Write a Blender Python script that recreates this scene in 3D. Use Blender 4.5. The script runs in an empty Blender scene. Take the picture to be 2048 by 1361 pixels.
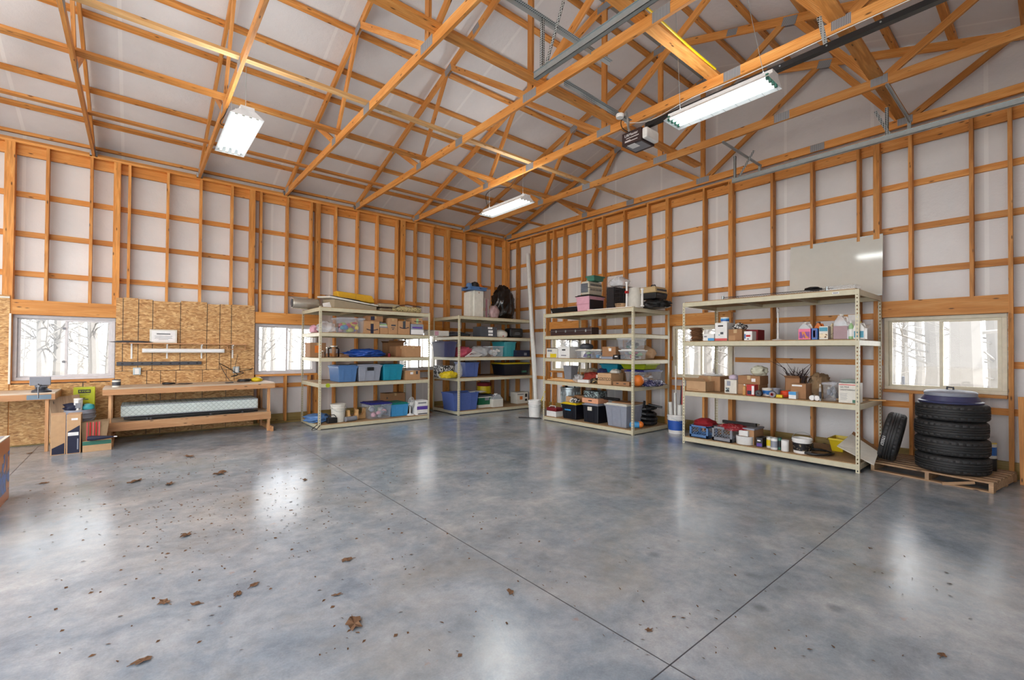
import bpy, math, random
from mathutils import Vector, Matrix, noise
random.seed(7)
S = bpy.context.scene
COL = S.collection
# ------------------------------------------------------------------ camera, light, exposure
CAM = Vector((-8.56, -10.59, 1.592)); FPX = 905.24
R_ = Vector((0.76903277, -0.6391761, 0.00651991))
D_ = Vector((0.0125856, 0.00494296, -0.99990858))
F_ = Vector((0.63908544, 0.76904452, 0.01184571))
cd = bpy.data.cameras.new('camera'); cam = bpy.data.objects.new('camera', cd); COL.objects.link(cam)
cd.sensor_width = 36; cd.lens = FPX / 2048 * 36; cd.shift_y = 9.23 / 2048; cd.clip_start = 0.05; cd.clip_end = 300
m = Matrix.Identity(4)
for i in range(3):
    m[i][0] = R_[i]; m[i][1] = -D_[i]; m[i][2] = -F_[i]; m[i][3] = CAM[i]
cam.matrix_world = m
S.camera = cam
S.view_settings.view_transform = 'Standard'; S.view_settings.look = 'None'; S.view_settings.gamma = 1.0
S.view_settings.use_curve_mapping = False
S.view_settings.exposure = -0.58
S.cycles.max_bounces = 10; S.cycles.diffuse_bounces = 6; S.cycles.glossy_bounces = 4
S.cycles.transparent_max_bounces = 16; S.cycles.transmission_bounces = 6
S.cycles.caustics_reflective = False; S.cycles.caustics_refractive = False
S.cycles.sample_clamp_indirect = 12.0
S.cycles.use_denoising = True
W = bpy.data.worlds.new('world'); S.world = W; W.use_nodes = True
bg = W.node_tree.nodes['Background']; bg.inputs[0].default_value = (0.93, 0.96, 1.0, 1); bg.inputs[1].default_value = 10.0
sl = bpy.data.lights.new('sun', 'SUN'); sl.energy = 34.0; sl.angle = 0.01; sl.color = (1, 0.97, 0.92)
so = bpy.data.objects.new('sun', sl); COL.objects.link(so)
so.rotation_euler = Vector((-0.45, 0.62, -0.85)).to_track_quat('-Z', 'Y').to_euler()
so.location = (20, -15, 14)

def ray(px, py):
    return R_ * ((px - 1024) / FPX) + D_ * ((py - 689.73) / FPX) + F_
def hit(px, py, ax, v):
    d = ray(px, py); return CAM + d * ((v - CAM[ax]) / d[ax])

# ------------------------------------------------------------------ materials
MATS = {}
def nmat(name):
    M = bpy.data.materials.new(name); M.use_nodes = True
    nt = M.node_tree; b = nt.nodes['Principled BSDF']
    return M, nt, b
def lin(c):
    return tuple(((x / 12.92) if x <= 0.04045 else ((x + 0.055) / 1.055) ** 2.4) for x in c)
def mix(nt, fac, a, b):
    n = nt.nodes.new('ShaderNodeMix'); n.data_type = 'RGBA'
    if isinstance(fac, float): n.inputs[0].default_value = fac
    else: nt.links.new(fac, n.inputs[0])
    for i, v in ((6, a), (7, b)):
        if isinstance(v, tuple): n.inputs[i].default_value = v if len(v) == 4 else (*v, 1)
        else: nt.links.new(v, n.inputs[i])
    return n.outputs[2]
def noise_n(nt, vec, scale, detail=3, rough=.55, dist=0.0):
    n = nt.nodes.new('ShaderNodeTexNoise'); n.inputs['Scale'].default_value = scale
    n.inputs['Detail'].default_value = detail; n.inputs['Roughness'].default_value = rough; n.inputs['Distortion'].default_value = dist
    if vec is not None: nt.links.new(vec, n.inputs['Vector'])
    return n.outputs[0]
def ramp(nt, fac, stops):
    n = nt.nodes.new('ShaderNodeValToRGB'); e = n.color_ramp.elements
    while len(e) < len(stops): e.new(0.5)
    for k, (p, c) in enumerate(stops):
        e[k].position = p; e[k].color = (*c, 1) if len(c) == 3 else c
    nt.links.new(fac, n.inputs[0]); return n.outputs[0]
def mathn(nt, op, a, b=None, c=None):
    n = nt.nodes.new('ShaderNodeMath'); n.operation = op
    for i, v in enumerate((a, b, c)):
        if v is None: continue
        if isinstance(v, (int, float)): n.inputs[i].default_value = v
        else: nt.links.new(v, n.inputs[i])
    return n.outputs[0]
def mapping(nt, scale=(1, 1, 1), rand=True, kind='Object'):
    tc = nt.nodes.new('ShaderNodeTexCoord'); mp = nt.nodes.new('ShaderNodeMapping')
    nt.links.new(tc.outputs[kind], mp.inputs[0]); mp.inputs['Scale'].default_value = scale
    rnd = None
    if rand:
        oi = nt.nodes.new('ShaderNodeObjectInfo'); rnd = oi.outputs['Random']
        cx = nt.nodes.new('ShaderNodeCombineXYZ')
        k = mathn(nt, 'MULTIPLY', rnd, 37.0)
        for i in range(3): nt.links.new(k, cx.inputs[i])
        nt.links.new(cx.outputs[0], mp.inputs['Location'])
    return mp.outputs[0], rnd
def bump(nt, b, h, strength=.3, dist=.005):
    n = nt.nodes.new('ShaderNodeBump'); n.inputs['Strength'].default_value = strength; n.inputs['Distance'].default_value = dist
    nt.links.new(h, n.inputs['Height']); nt.links.new(n.outputs[0], b.inputs['Normal'])

def mat(name, c, rough=.5, metal=0., var=.08, vs=14, alpha=1., emit=None, es=1., spec=.5, bmp=0.):
    """plain procedural surface with slight mottling"""
    if name in MATS: return MATS[name]
    M, nt, b = nmat(name); L = lin(c)
    v, rnd = mapping(nt)
    if var > 0:
        n = noise_n(nt, v, vs, 4)
        col = mix(nt, n, tuple(max(0, x * (1 - 2 * var)) for x in L), tuple(min(1, x * (1 + 2 * var)) for x in L))
        nt.links.new(col, b.inputs['Base Color'])
        if bmp: bump(nt, b, n, bmp, .01)
    else: b.inputs['Base Color'].default_value = (*L, 1)
    b.inputs['Roughness'].default_value = rough; b.inputs['Metallic'].default_value = metal
    b.inputs['Specular IOR Level'].default_value = spec
    if alpha < 1: b.inputs['Alpha'].default_value = alpha
    if emit:
        b.inputs['Emission Color'].default_value = (*lin(emit), 1); b.inputs['Emission Strength'].default_value = es
    MATS[name] = M; return M

def wood(name, c1, c2, c3, rough=.6, sx=1.2, knots=True, sat=1):
    M, nt, b = nmat(name)
    v, rnd = mapping(nt, (sx, 14, 14))
    n1 = noise_n(nt, v, 1.0, 5, .6, .8)
    wv = nt.nodes.new('ShaderNodeTexWave'); wv.wave_type = 'BANDS'; wv.bands_direction = 'Z'
    wv.inputs['Scale'].default_value = 1.6; wv.inputs['Distortion'].default_value = 7; wv.inputs['Detail'].default_value = 3
    wv.inputs['Detail Scale'].default_value = 1.2
    nt.links.new(v, wv.inputs['Vector'])
    col = ramp(nt, n1, [(.28, lin(c1)), (.5, lin(c2)), (.72, lin(c3))])
    dark = tuple(x * .62 for x in lin(c1))
    f = mathn(nt, 'MULTIPLY', wv.outputs[0], .46)
    col = mix(nt, f, col, dark)
    if knots:
        v2, _ = mapping(nt, (4.2, 15, 15))
        vo = nt.nodes.new('ShaderNodeTexVoronoi'); vo.inputs['Scale'].default_value = 1.0; nt.links.new(v2, vo.inputs['Vector'])
        k = ramp(nt, vo.outputs['Distance'], [(.07, (1, 1, 1)), (.16, (0, 0, 0))])
        col = mix(nt, k, col, tuple(x * .22 for x in lin(c1)))
    if rnd is not None:
        hs = nt.nodes.new('ShaderNodeHueSaturation'); nt.links.new(col, hs.inputs['Color'])
        nt.links.new(mathn(nt, 'MULTIPLY_ADD', rnd, .34, .82), hs.inputs['Value']); hs.inputs['Saturation'].default_value = sat
        col = hs.outputs[0]
    nt.links.new(col, b.inputs['Base Color']); b.inputs['Roughness'].default_value = rough
    bump(nt, b, wv.outputs[0], .15, .003)
    MATS[name] = M; return M
wood('pine', (.74, .48, .235), (.84, .58, .315), (.90, .68, .42), sat=1.03)
wood('pine_pale', (.82, .64, .42), (.86, .68, .45), (.93, .78, .56))
wood('pine_bench', (.70, .50, .33), (.78, .58, .40), (.85, .68, .50))
wood('treated', (.50, .42, .22), (.60, .51, .29), (.66, .58, .36))
wood('pallet_wood', (.58, .46, .34), (.68, .55, .42), (.78, .66, .52))

def osb(name='osb', tint=(1, 1, 1)):
    M, nt, b = nmat(name)
    v, rnd = mapping(nt, (1, 1, 1), rand=False)
    d = nt.nodes.new('ShaderNodeTexNoise'); d.inputs['Scale'].default_value = 5; nt.links.new(v, d.inputs['Vector'])
    add = nt.nodes.new('ShaderNodeVectorMath'); add.operation = 'MULTIPLY_ADD'
    nt.links.new(d.outputs['Color'], add.inputs[0]); add.inputs[1].default_value = (.10, .10, .10); nt.links.new(v, add.inputs[2])
    cols = []
    for k, (rot, sc) in enumerate((((0, .25, .1), (17, 17, 70)), ((0, -.5, .2), (22, 22, 58)))):
        mp = nt.nodes.new('ShaderNodeMapping'); mp.inputs['Rotation'].default_value = rot; mp.inputs['Scale'].default_value = sc
        nt.links.new(add.outputs[0], mp.inputs[0])
        vo = nt.nodes.new('ShaderNodeTexVoronoi'); vo.inputs['Scale'].default_value = 1; nt.links.new(mp.outputs[0], vo.inputs['Vector'])
        cols.append(ramp(nt, vo.outputs['Color'], [(.0, lin((.42, .27, .14))), (.3, lin((.66, .48, .29))), (.6, lin((.77, .60, .39))), (1, lin((.92, .79, .58)))]))
    f = noise_n(nt, v, 9, 4)
    col = mix(nt, f, cols[0], cols[1])
    nt.links.new(col, b.inputs['Base Color']); b.inputs['Roughness'].default_value = .7
    bump(nt, b, f, .2, .004)
    MATS[name] = M; return M
osb()

def sheet(name, axis):
    """white foil-faced insulation: dimpled, slightly shiny, taped seams"""
    M, nt, b = nmat(name)
    v, _ = mapping(nt, (1, 1, 1), rand=False)
    n = noise_n(nt, v, 1.1, 5, .6)
    col = ramp(nt, n, [(.3, lin((.83, .825, .825))), (.7, lin((.875, .87, .87)))])
    sep = nt.nodes.new('ShaderNodeSeparateXYZ'); nt.links.new(v, sep.inputs[0])
    a = mathn(nt, 'MODULO', mathn(nt, 'ADD', sep.outputs[axis], 41.0), 1.22)
    tape = mathn(nt, 'LESS_THAN', mathn(nt, 'ABSOLUTE', mathn(nt, 'SUBTRACT', a, .5)), .022)
    col = mix(nt, mathn(nt, 'MULTIPLY', tape, .4), col, lin((.95, .95, .94)))
    nt.links.new(col, b.inputs['Base Color'])
    b.inputs['Roughness'].default_value = .42; b.inputs['Specular IOR Level'].default_value = .45
    n2 = noise_n(nt, v, 70, 2, .5); n3 = noise_n(nt, v, 7, 3)
    h = mathn(nt, 'MULTIPLY_ADD', n3, 5.0, n2)
    bump(nt, b, h, .35, .004)
    MATS[name] = M
sheet('foil_x', 0); sheet('foil_y', 1)

def concrete():
    M, nt, b = nmat('concrete')
    v, _ = mapping(nt, (1, 1, 1), rand=False)
    n1 = noise_n(nt, v, .45, 6, .6, .3); n2 = noise_n(nt, v, 1.9, 8, .66, .35); n3 = noise_n(nt, v, 9, 8, .75, .2); n7 = noise_n(nt, v, 90, 3, .6)
    c1 = ramp(nt, n1, [(.28, lin((.45, .51, .585))), (.5, lin((.56, .60, .645))), (.72, lin((.66, .665, .665)))])
    c2 = ramp(nt, n2, [(.22, lin((.30, .35, .40))), (.42, lin((.50, .55, .60))), (.6, lin((.64, .665, .69))), (.8, lin((.78, .78, .78)))])
    col = mix(nt, .62, c1, c2)
    g = ramp(nt, n3, [(.2, (0, 0, 0)), (.8, (1, 1, 1))])
    hs = nt.nodes.new('ShaderNodeHueSaturation'); nt.links.new(col, hs.inputs['Color']); nt.links.new(mathn(nt, 'MULTIPLY_ADD', g, .55, .74), hs.inputs['Value']); col = hs.outputs[0]
    hs = nt.nodes.new('ShaderNodeHueSaturation'); nt.links.new(col, hs.inputs['Color']); nt.links.new(mathn(nt, 'MULTIPLY_ADD', n7, .36, .82), hs.inputs['Value']); col = hs.outputs[0]
    n4 = noise_n(nt, v, .8, 5, .65, .4)
    col = mix(nt, mathn(nt, 'MULTIPLY', ramp(nt, n4, [(.5, (0, 0, 0)), (.72, (1, 1, 1))]), .45), col, lin((.58, .55, .50)))
    # faint rust marks
    n8 = noise_n(nt, v, 3.1, 5, .7, .3)
    col = mix(nt, mathn(nt, 'MULTIPLY', ramp(nt, n8, [(.66, (0, 0, 0)), (.74, (1, 1, 1))]), .5), col, lin((.62, .46, .36)))
    vo = nt.nodes.new('ShaderNodeTexVoronoi'); vo.inputs['Scale'].default_value = 2.6; nt.links.new(v, vo.inputs['Vector'])
    dr = ramp(nt, vo.outputs['Distance'], [(.07, (1, 1, 1)), (.17, (0, 0, 0))])
    msk = ramp(nt, noise_n(nt, v, .6, 2), [(.52, (0, 0, 0)), (.60, (1, 1, 1))])
    col = mix(nt, mathn(nt, 'MULTIPLY', mathn(nt, 'MULTIPLY', dr, msk), .45), col, lin((.28, .31, .34)))
    nt.links.new(col, b.inputs['Base Color'])
    nt.links.new(ramp(nt, n2, [(.3, (.11,) * 3), (.7, (.23,) * 3)]), b.inputs['Roughness'])
    b.inputs['Specular IOR Level'].default_value = .68
    h = mathn(nt, 'MULTIPLY_ADD', n3, .35, n2)
    bump(nt, b, h, .22, .012)
    MATS['concrete'] = M
concrete()

def post_mat():
    """cream steel post punched with teardrop slots (UV: u across the flange, v = metres up)"""
    M, nt, b = nmat('slotted_steel')
    uv = nt.nodes.new('ShaderNodeUVMap'); sep = nt.nodes.new('ShaderNodeSeparateXYZ'); nt.links.new(uv.outputs[0], sep.inputs[0])
    vv = mathn(nt, 'SUBTRACT', mathn(nt, 'MODULO', sep.outputs[1], .0508), .0254)
    uu = mathn(nt, 'MULTIPLY', mathn(nt, 'SUBTRACT', sep.outputs[0], .5), .042)
    e = mathn(nt, 'ADD', mathn(nt, 'POWER', mathn(nt, 'MULTIPLY', uu, 1.5), 2), mathn(nt, 'POWER', vv, 2))
    hole = mathn(nt, 'LESS_THAN', e, .0118 ** 2)
    b.inputs['Base Color'].default_value = (*lin((.77, .745, .64)), 1); b.inputs['Roughness'].default_value = .42
    tr = nt.nodes.new('ShaderNodeBsdfTransparent'); mx = nt.nodes.new('ShaderNodeMixShader')
    nt.links.new(hole, mx.inputs[0]); nt.links.new(b.outputs[0], mx.inputs[1]); nt.links.new(tr.outputs[0], mx.inputs[2])
    nt.links.new(mx.outputs[0], nt.nodes['Material Output'].inputs[0])
    MATS['slotted_steel'] = M
post_mat()

def glassy(name, c=(1, 1, 1), tr=.92, rough=.03):
    M, nt, b = nmat(name)
    t = nt.nodes.new('ShaderNodeBsdfTransparent'); t.inputs[0].default_value = (*[x * tr for x in c], 1)
    g = nt.nodes.new('ShaderNodeBsdfGlossy'); g.inputs['Roughness'].default_value = rough
    fr = nt.nodes.new('ShaderNodeFresnel'); fr.inputs[0].default_value = 1.35
    mx = nt.nodes.new('ShaderNodeMixShader')
    nt.links.new(fr.outputs[0], mx.inputs[0]); nt.links.new(t.outputs[0], mx.inputs[1]); nt.links.new(g.outputs[0], mx.inputs[2])
    nt.links.new(mx.outputs[0], nt.nodes['Material Output'].inputs[0])
    MATS[name] = M
glassy('window_glass'); glassy('jar_glass', (.97, .98, .98), .93)

# palette
P = dict(cream=('.76 .735 .63', .42), vinyl=('.80 .79 .80', .45), vinyl_warm=('.84 .81 .72', .45), galv=('.66 .70 .71', .38, .75), plate=('.52 .53 .56', .5, .5),
         black=('.06 .06 .07', .45), rubber=('.14 .14 .145', .6), white=('.88 .88 .87', .45), offwhite=('.83 .82 .78', .5),
         card=('.68 .52 .37', .75), card2=('.60 .44 .30', .75), card3=('.74 .60 .45', .75), kraft=('.58 .48 .36', .8),
         bluetote=('.30 .45 .64', .42), greytote=('.55 .57 .62', .45), teal=('.10 .52 .62', .4), aqua=('.22 .62 .66', .4),
         navytote=('.23 .24 .38', .42), periw=('.26 .32 .58', .42), denim=('.29 .37 .60', .42), blacktote=('.07 .08 .12', .4), yellow=('.84 .74 .10', .45),
         lime=('.62 .68 .10', .5), green=('.05 .36 .24', .4), red=('.70 .10 .10', .5), darkred=('.45 .06 .10', .8), orange=('.85 .45 .12', .5),
         tarp=('.10 .28 .60', .5), pink=('.80 .60 .66', .5), magenta=('.72 .10 .32', .4), purple=('.35 .25 .60', .5), navy=('.10 .12 .22', .6),
         grey=('.50 .51 .54', .55), dgrey=('.24 .25 .28', .5), paper=('.90 .90 .90', .8), yfoam=('.83 .64 .16', .85), silver=('.75 .73 .68', .25, .7),
         chipdeck=('.62 .46 .28', .8), brownliq=('.52 .36 .38', .3), steel=('.45 .46 .48', .35, .9), pvc=('.86 .86 .84', .35), blue=('.12 .36 .66', .4),
         skyblue=('.25 .58 .80', .5), beige=('.80 .72 .58', .6), rug=('.60 .55 .46', .95), bark=('.40 .39 .38', .95), leaf=('.40 .29 .20', .9),
         ledcase=('.90 .91 .92', .35), darkbrown=('.20 .13 .13', .45), greenbox=('.22 .45 .38', .5), ltgreen=('.60 .76 .55', .6))
def mt(n):
    if n in MATS: return MATS[n]
    p = P[n]; c = tuple(float(x) for x in p[0].split())
    return mat(n, c, p[1], p[2] if len(p) > 2 else 0.)
mat('clear_bin', (.80, .82, .85), .2, alpha=.22, var=0); mat('clear_bag', (.86, .88, .90), .22, alpha=.36, var=.1)
mat('pinkred', (.80, .35, .35), .7); mat('navyblue', (.12, .14, .45), .4); mat('tealgreen', (.05, .50, .46), .4)
mat('blackbag', (.035, .035, .04), .22, spec=.8); mat('redbag', (.66, .55, .55), .3, var=.35, vs=9); mat('pinkcloth', (.72, .30, .38), .8, var=.35, vs=8)
mat('tape', (.72, .60, .42), .35); mat('limegreen', (.72, .76, .10), .5)
def blotch(name, c1, c2, scale=11, t=.52, dist=2, rough=.5):
    M, nt, b = nmat(name); v, _ = mapping(nt, (1, 1, 1)); n = noise_n(nt, v, scale, 2, .5, dist)
    nt.links.new(ramp(nt, n, [(t - .02, lin(c1)), (t + .02, lin(c2))]), b.inputs['Base Color']); b.inputs['Roughness'].default_value = rough; MATS[name] = M
blotch('swirl', (.07, .07, .08), (.8, .8, .8)); blotch('redwhite', (.72, .10, .12), (.9, .88, .88), 5); blotch('mixed_print', (.10, .12, .14), (.72, .80, .80), 30, .55)
blotch('navywhite', (.10, .12, .30), (.72, .70, .78), 9, .56); blotch('goldblack', (.12, .09, .07), (.72, .60, .35), 14, .55); blotch('bluewhite', (.85, .85, .86), (.15, .45, .75), 4, .55, 0)
blotch('orangewhite', (.88, .86, .84), (.85, .40, .12), 10, .52); blotch('brownprint', (.88, .82, .70), (.48, .34, .24), 12, .56); blotch('cowprint', (.12, .12, .13), (.85, .84, .82), 12, .5)
mat('mesh_black', (.10, .07, .09), .6, var=.3, vs=60)
mat('pink_liq', (.80, .12, .38), .25, var=.05)

# ------------------------------------------------------------------ mesh helpers
class MB:
    def __init__(s): s.v = []; s.f = []; s.m = []; s.uv = None
    def add(s, vs, fs, mi=0):
        o = len(s.v); s.v += [tuple(v) for v in vs]; s.f += [tuple(i + o for i in f) for f in fs]; s.m += [mi] * len(fs); return s
    def box(s, x0, x1, y0, y1, z0, z1, mi=0, tx=0, ty=0):
        """tx,ty: shrink of the bottom (taper)"""
        return s.add([(x0 + tx, y0 + ty, z0), (x1 - tx, y0 + ty, z0), (x1 - tx, y1 - ty, z0), (x0 + tx, y1 - ty, z0),
                      (x0, y0, z1), (x1, y0, z1), (x1, y1, z1), (x0, y1, z1)],
                     [(3, 2, 1, 0), (4, 5, 6, 7), (0, 1, 5, 4), (1, 2, 6, 5), (2, 3, 7, 6), (3, 0, 4, 7)], mi)
    def lathe(s, prof, n=24, cx=0, cy=0, cz=0, mi=0, sx=1, sy=1, cap=True):
        vs = []; k = len(prof)
        for i in range(n):
            a = 2 * math.pi * i / n
            for r, z in prof: vs.append((cx + r * math.cos(a) * sx, cy + r * math.sin(a) * sy, cz + z))
        fs = []
        for i in range(n):
            j = (i + 1) % n
            for q in range(k - 1): fs.append((i * k + q, j * k + q, j * k + q + 1, i * k + q + 1))
        if cap:
            if prof[0][0] > 1e-5: fs.append(tuple(i * k for i in reversed(range(n))))
            if prof[-1][0] > 1e-5: fs.append(tuple(i * k + k - 1 for i in range(n)))
        return s.add(vs, fs, mi)
    def tube(s, pts, r, n=8, mi=0, closed=False):
        pts = [Vector(p) for p in pts]; vs = []; N = len(pts); prev = None
        for i, p in enumerate(pts):
            a = pts[(i - 1) % N] if (i > 0 or closed) else p; b = pts[(i + 1) % N] if (i < N - 1 or closed) else p
            t = (b - a).normalized()
            if prev is None:
                u = t.orthogonal().normalized()
            else:
                u = (prev - t * prev.dot(t)); u = u.normalized() if u.length > 1e-6 else t.orthogonal().normalized()
            prev = u; w = t.cross(u)
            rr = r[i] if isinstance(r, (list, tuple)) else r
            for k in range(n):
                c = 2 * math.pi * k / n; vs.append(p + (u * math.cos(c) + w * math.sin(c)) * rr)
        fs = []
        for i in range(N if closed else N - 1):
            j = (i + 1) % N
            for k in range(n): q = (k + 1) % n; fs.append((i * n + k, i * n + q, j * n + q, j * n + k))
        if not closed: fs += [tuple(reversed(range(n))), tuple((N - 1) * n + k for k in range(n))]
        return s.add(vs, fs, mi)
    def prism(s, poly, y0, y1, mi=0):
        """poly in (x,z), extruded along y"""
        n = len(poly); vs = [(x, y0, z) for x, z in poly] + [(x, y1, z) for x, z in poly]
        fs = [tuple(range(n)), tuple(reversed(range(n, 2 * n)))] + [(i, i + n, (i + 1) % n + n, (i + 1) % n) for i in range(n)]
        return s.add(vs, fs, mi)
    def lump(s, sx, sy, sz, seed=0, amp=.25, fr=2.2, cx=0, cy=0, cz=0, sub=18, flat=True, mi=0, fold=0):
        """crumpled closed body resting on z=cz"""
        vs = []; fs = []; n = sub; k = sub // 2 + 1
        for i in range(n):
            a = 2 * math.pi * i / n
            for j in range(k + 1):
                b = math.pi * j / k - math.pi / 2
                d = Vector((math.cos(a) * math.cos(b), math.sin(a) * math.cos(b), math.sin(b)))
                q = 1 + amp * (noise.noise(d * fr + Vector((seed * 7.3, seed, 1))) + .5 * noise.noise(d * fr * 2.7 + Vector((seed, 5, 2))) + fold * abs(noise.noise(d * fr * 5 + Vector((seed, 9, 3)))))
                z = d.z
                if flat: z = max(z, -.62)
                vs.append((cx + d.x * sx * q, cy + d.y * sy * q, cz + ((z + .62) / 1.62 * (1 + .3 * (q - 1)) if flat else z * q) * sz))
        for i in range(n):
            j2 = (i + 1) % n
            for j in range(k): fs.append((i * (k + 1) + j, j2 * (k + 1) + j, j2 * (k + 1) + j + 1, i * (k + 1) + j + 1))
        return s.add(vs, fs, mi)
    def build(s, name, mats, parent=None, loc=(0, 0, 0), rot=(0, 0, 0), bev=0, smooth=False, sub=0):
        me = bpy.data.meshes.new(name); me.from_pydata(s.v, [], s.f); me.update()
        if not isinstance(mats, (list, tuple)): mats = [mats]
        for q in mats: me.materials.append(mt(q) if isinstance(q, str) else q)
        if len(mats) > 1: me.polygons.foreach_set('material_index', s.m)
        if smooth:
            me.polygons.foreach_set('use_smooth', [True] * len(me.polygons))
            if smooth != 'all': me.set_sharp_from_angle(angle=math.radians(38))
        o = bpy.data.objects.new(name, me); COL.objects.link(o)
        o.location = loc; o.rotation_euler = rot
        if parent: o.parent = parent
        if bev:
            b = o.modifiers.new('bevel', 'BEVEL'); b.width = bev; b.segments = 2; b.limit_method = 'ANGLE'
        if sub:
            q = o.modifiers.new('sub', 'SUBSURF'); q.levels = sub; q.render_levels = sub
        return o
def tag(o, label=None, cat=None, group=None, kind=None):
    if label: o['label'] = label
    if cat: o['category'] = cat
    if group: o['group'] = group
    if kind: o['kind'] = kind
    return o
def empty(name, loc=(0, 0, 0), rz=0):
    o = bpy.data.objects.new(name, None); COL.objects.link(o); o.location = loc; o.rotation_euler = (0, 0, rz)
    o.empty_display_size = .05; return o
def beam(name, p0, p1, w, t, mate, parent=None, up=(0, 0, 1), ext=0):
    """board from p0 to p1; w along `up`, t across; grain along its own x"""
    p0 = Vector(p0); p1 = Vector(p1); L = (p1 - p0).length; x = (p1 - p0).normalized(); up = Vector(up)
    y = up.cross(x).normalized(); z = x.cross(y)
    b = MB().box(-ext, L + ext, -t / 2, t / 2, -w / 2, w / 2)
    o = b.build(name, mate, parent)
    M = Matrix.Identity(4)
    for i in range(3): M[i][0] = x[i]; M[i][1] = y[i]; M[i][2] = z[i]; M[i][3] = p0[i]
    o.matrix_local = M
    return o
def text(body, size, mate, parent, loc, rot=(math.pi / 2, 0, 0), ext=.0008, name='lettering', ax='CENTER', sx=1):
    c = bpy.data.curves.new(name, 'FONT'); c.body = body; c.size = size; c.extrude = ext; c.align_x = ax; c.align_y = 'CENTER'
    c.materials.append(mt(mate)); t = bpy.data.objects.new(name, c)
    me = bpy.data.meshes.new_from_object(t); bpy.data.objects.remove(t); o = bpy.data.objects.new(name, me); COL.objects.link(o)
    o.location = loc; o.rotation_euler = rot; o.parent = parent; o.scale = (sx, 1, 1)
    return o
def copy_tree(o, parent=None):
    c = o.copy(); COL.objects.link(c)
    if parent: c.parent = parent
    for ch in o.children: copy_tree(ch, c)
    return c
# ------------------------------------------------------------------ the shell
OUT = .14; SH = .18           # inner stud plane is 0; girts at .14; insulation at .18
XL = -16.0; YB = -12.3        # left end and back wall of the building
WZ0, WZ1 = 1.045, 2.11
WINL = [(-10.08, -8.845), (-6.65, -5.42), (-3.46, -2.22)]           # left wall, x ranges
WINR = [(-3.12, -1.88), (-6.68, -5.45), (-10.185, -8.935)]          # right wall, y ranges
def wall_sheet(name, wins, a0, a1, H, plane, axis, m_):
    """sheet with window openings; axis 0: runs along x at y=plane; axis 1: runs along y at x=plane"""
    b = MB(); cuts = sorted(wins); cur = a0
    def rect(u0, u1, z0, z1):
        th = .03
        if axis == 0: b.box(u0, u1, plane, plane + th, z0, z1)
        else: b.box(plane, plane + th, u0, u1, z0, z1)
    for (w0, w1) in cuts:
        if w0 > cur: rect(cur, w0, 0, H)
        rect(w0, w1, 0, WZ0); rect(w0, w1, WZ1, H); cur = w1
    rect(cur, a1, 0, H)
    return b.build(name, m_)
SL = .315
def zr(y): return 5.0 + SL * (abs(y) if y > -6.15 else 12.3 + y)
floor = MB().box(XL - .2, .25, YB - .25, .25, -.2, 0).build('floor', 'concrete'); tag(floor, kind='structure')
# sawn control joints: thin dark grooves
def joint(p0, p1):
    o = beam('trim_joint', (*p0, .0003), (*p1, .0003), .0018, .006, 'dgrey', None); tag(o, kind='structure'); o.name = 'trim_%d' % joint.n; joint.n += 1
joint.n = 1
joint((-6.46, 0), (-6.46, YB)); joint((XL, -9.33), (0, -9.33)); joint((-9.74, 0), (-9.74, YB)); joint((-3.2, 0), (-3.2, -2.2)); joint((XL, -3.1), (-14, -3.1))

wl = wall_sheet('wall_left', WINL, XL, .18, 5.07, SH, 0, 'foil_x'); tag(wl, kind='structure')
wr = wall_sheet('wall_right', WINR, YB - .18, .18, 4.95, SH, 1, 'foil_y'); tag(wr, kind='structure')
# gable infill above the right wall
g = MB(); g.add([(SH, .18, 4.95), (SH, YB, 4.95), (SH, YB, 5.05), (SH, -6.15, 7.06), (SH, .18, 5.05),
                 (SH + .03, .18, 4.95), (SH + .03, YB, 4.95), (SH + .03, YB, 5.05), (SH + .03, -6.15, 7.06), (SH + .03, .18, 5.05)],
                [(0, 1, 2, 3, 4), (9, 8, 7, 6, 5), (0, 5, 6, 1), (1, 6, 7, 2), (2, 7, 8, 3), (3, 8, 9, 4), (4, 9, 5, 0)])
tag(g.build('gable_sheet', 'foil_y', wr))
# ceiling: two insulated slopes
ce = MB()
for s in (0, 1):
    ya, yb = (.45, -6.15) if s == 0 else (-12.75, -6.15)
    za = 5.115 - SL * .45; zb = 5.115 + SL * 6.15
    x0, x1 = XL - .2, .5
    ce.add([(x0, ya, za), (x1, ya, za), (x1, yb, zb), (x0, yb, zb), (x0, ya, za + .04), (x1, ya, za + .04), (x1, yb, zb + .04), (x0, yb, zb + .04)],
           [(0, 1, 2, 3), (7, 6, 5, 4), (0, 4, 5, 1), (1, 5, 6, 2), (2, 6, 7, 3), (3, 7, 4, 0)])
ceil = ce.build('ceiling', 'foil_x'); tag(ceil, kind='structure')
# purlins on the top chords
for s in (0, 1):
    for d in (.57, 1.27, 1.93, 2.6, 3.22, 3.93, 4.59, 5.25, 5.90):
        y = -d if s == 0 else YB + d
        z = 5.0 + SL * d + .085
        upv = (0, -SL, 1) if s == 1 else (0, SL, 1)
        beam('purlin', (XL, y, z), (.16, y, z), .038, .089, 'pine', ceil, up=upv)
beam('eave_purlin', (XL, .10, 5.06), (.16, .10, 5.06), .05, .05, 'pine', ceil)
beam('ridge_trim', (XL, -6.15, 7.045), (.16, -6.15, 7.045), .03, .14, 'galv', ceil)
# galvanised rake edge along the right gable
for s in (0, 1):
    ye = 0 if s == 0 else YB
    beam('rake_trim', (.10, ye, 5.10), (.10, -6.15, 5.10 + SL * 6.15), .012, .035, 'galv', ceil, up=(0, 0, 1))

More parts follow.
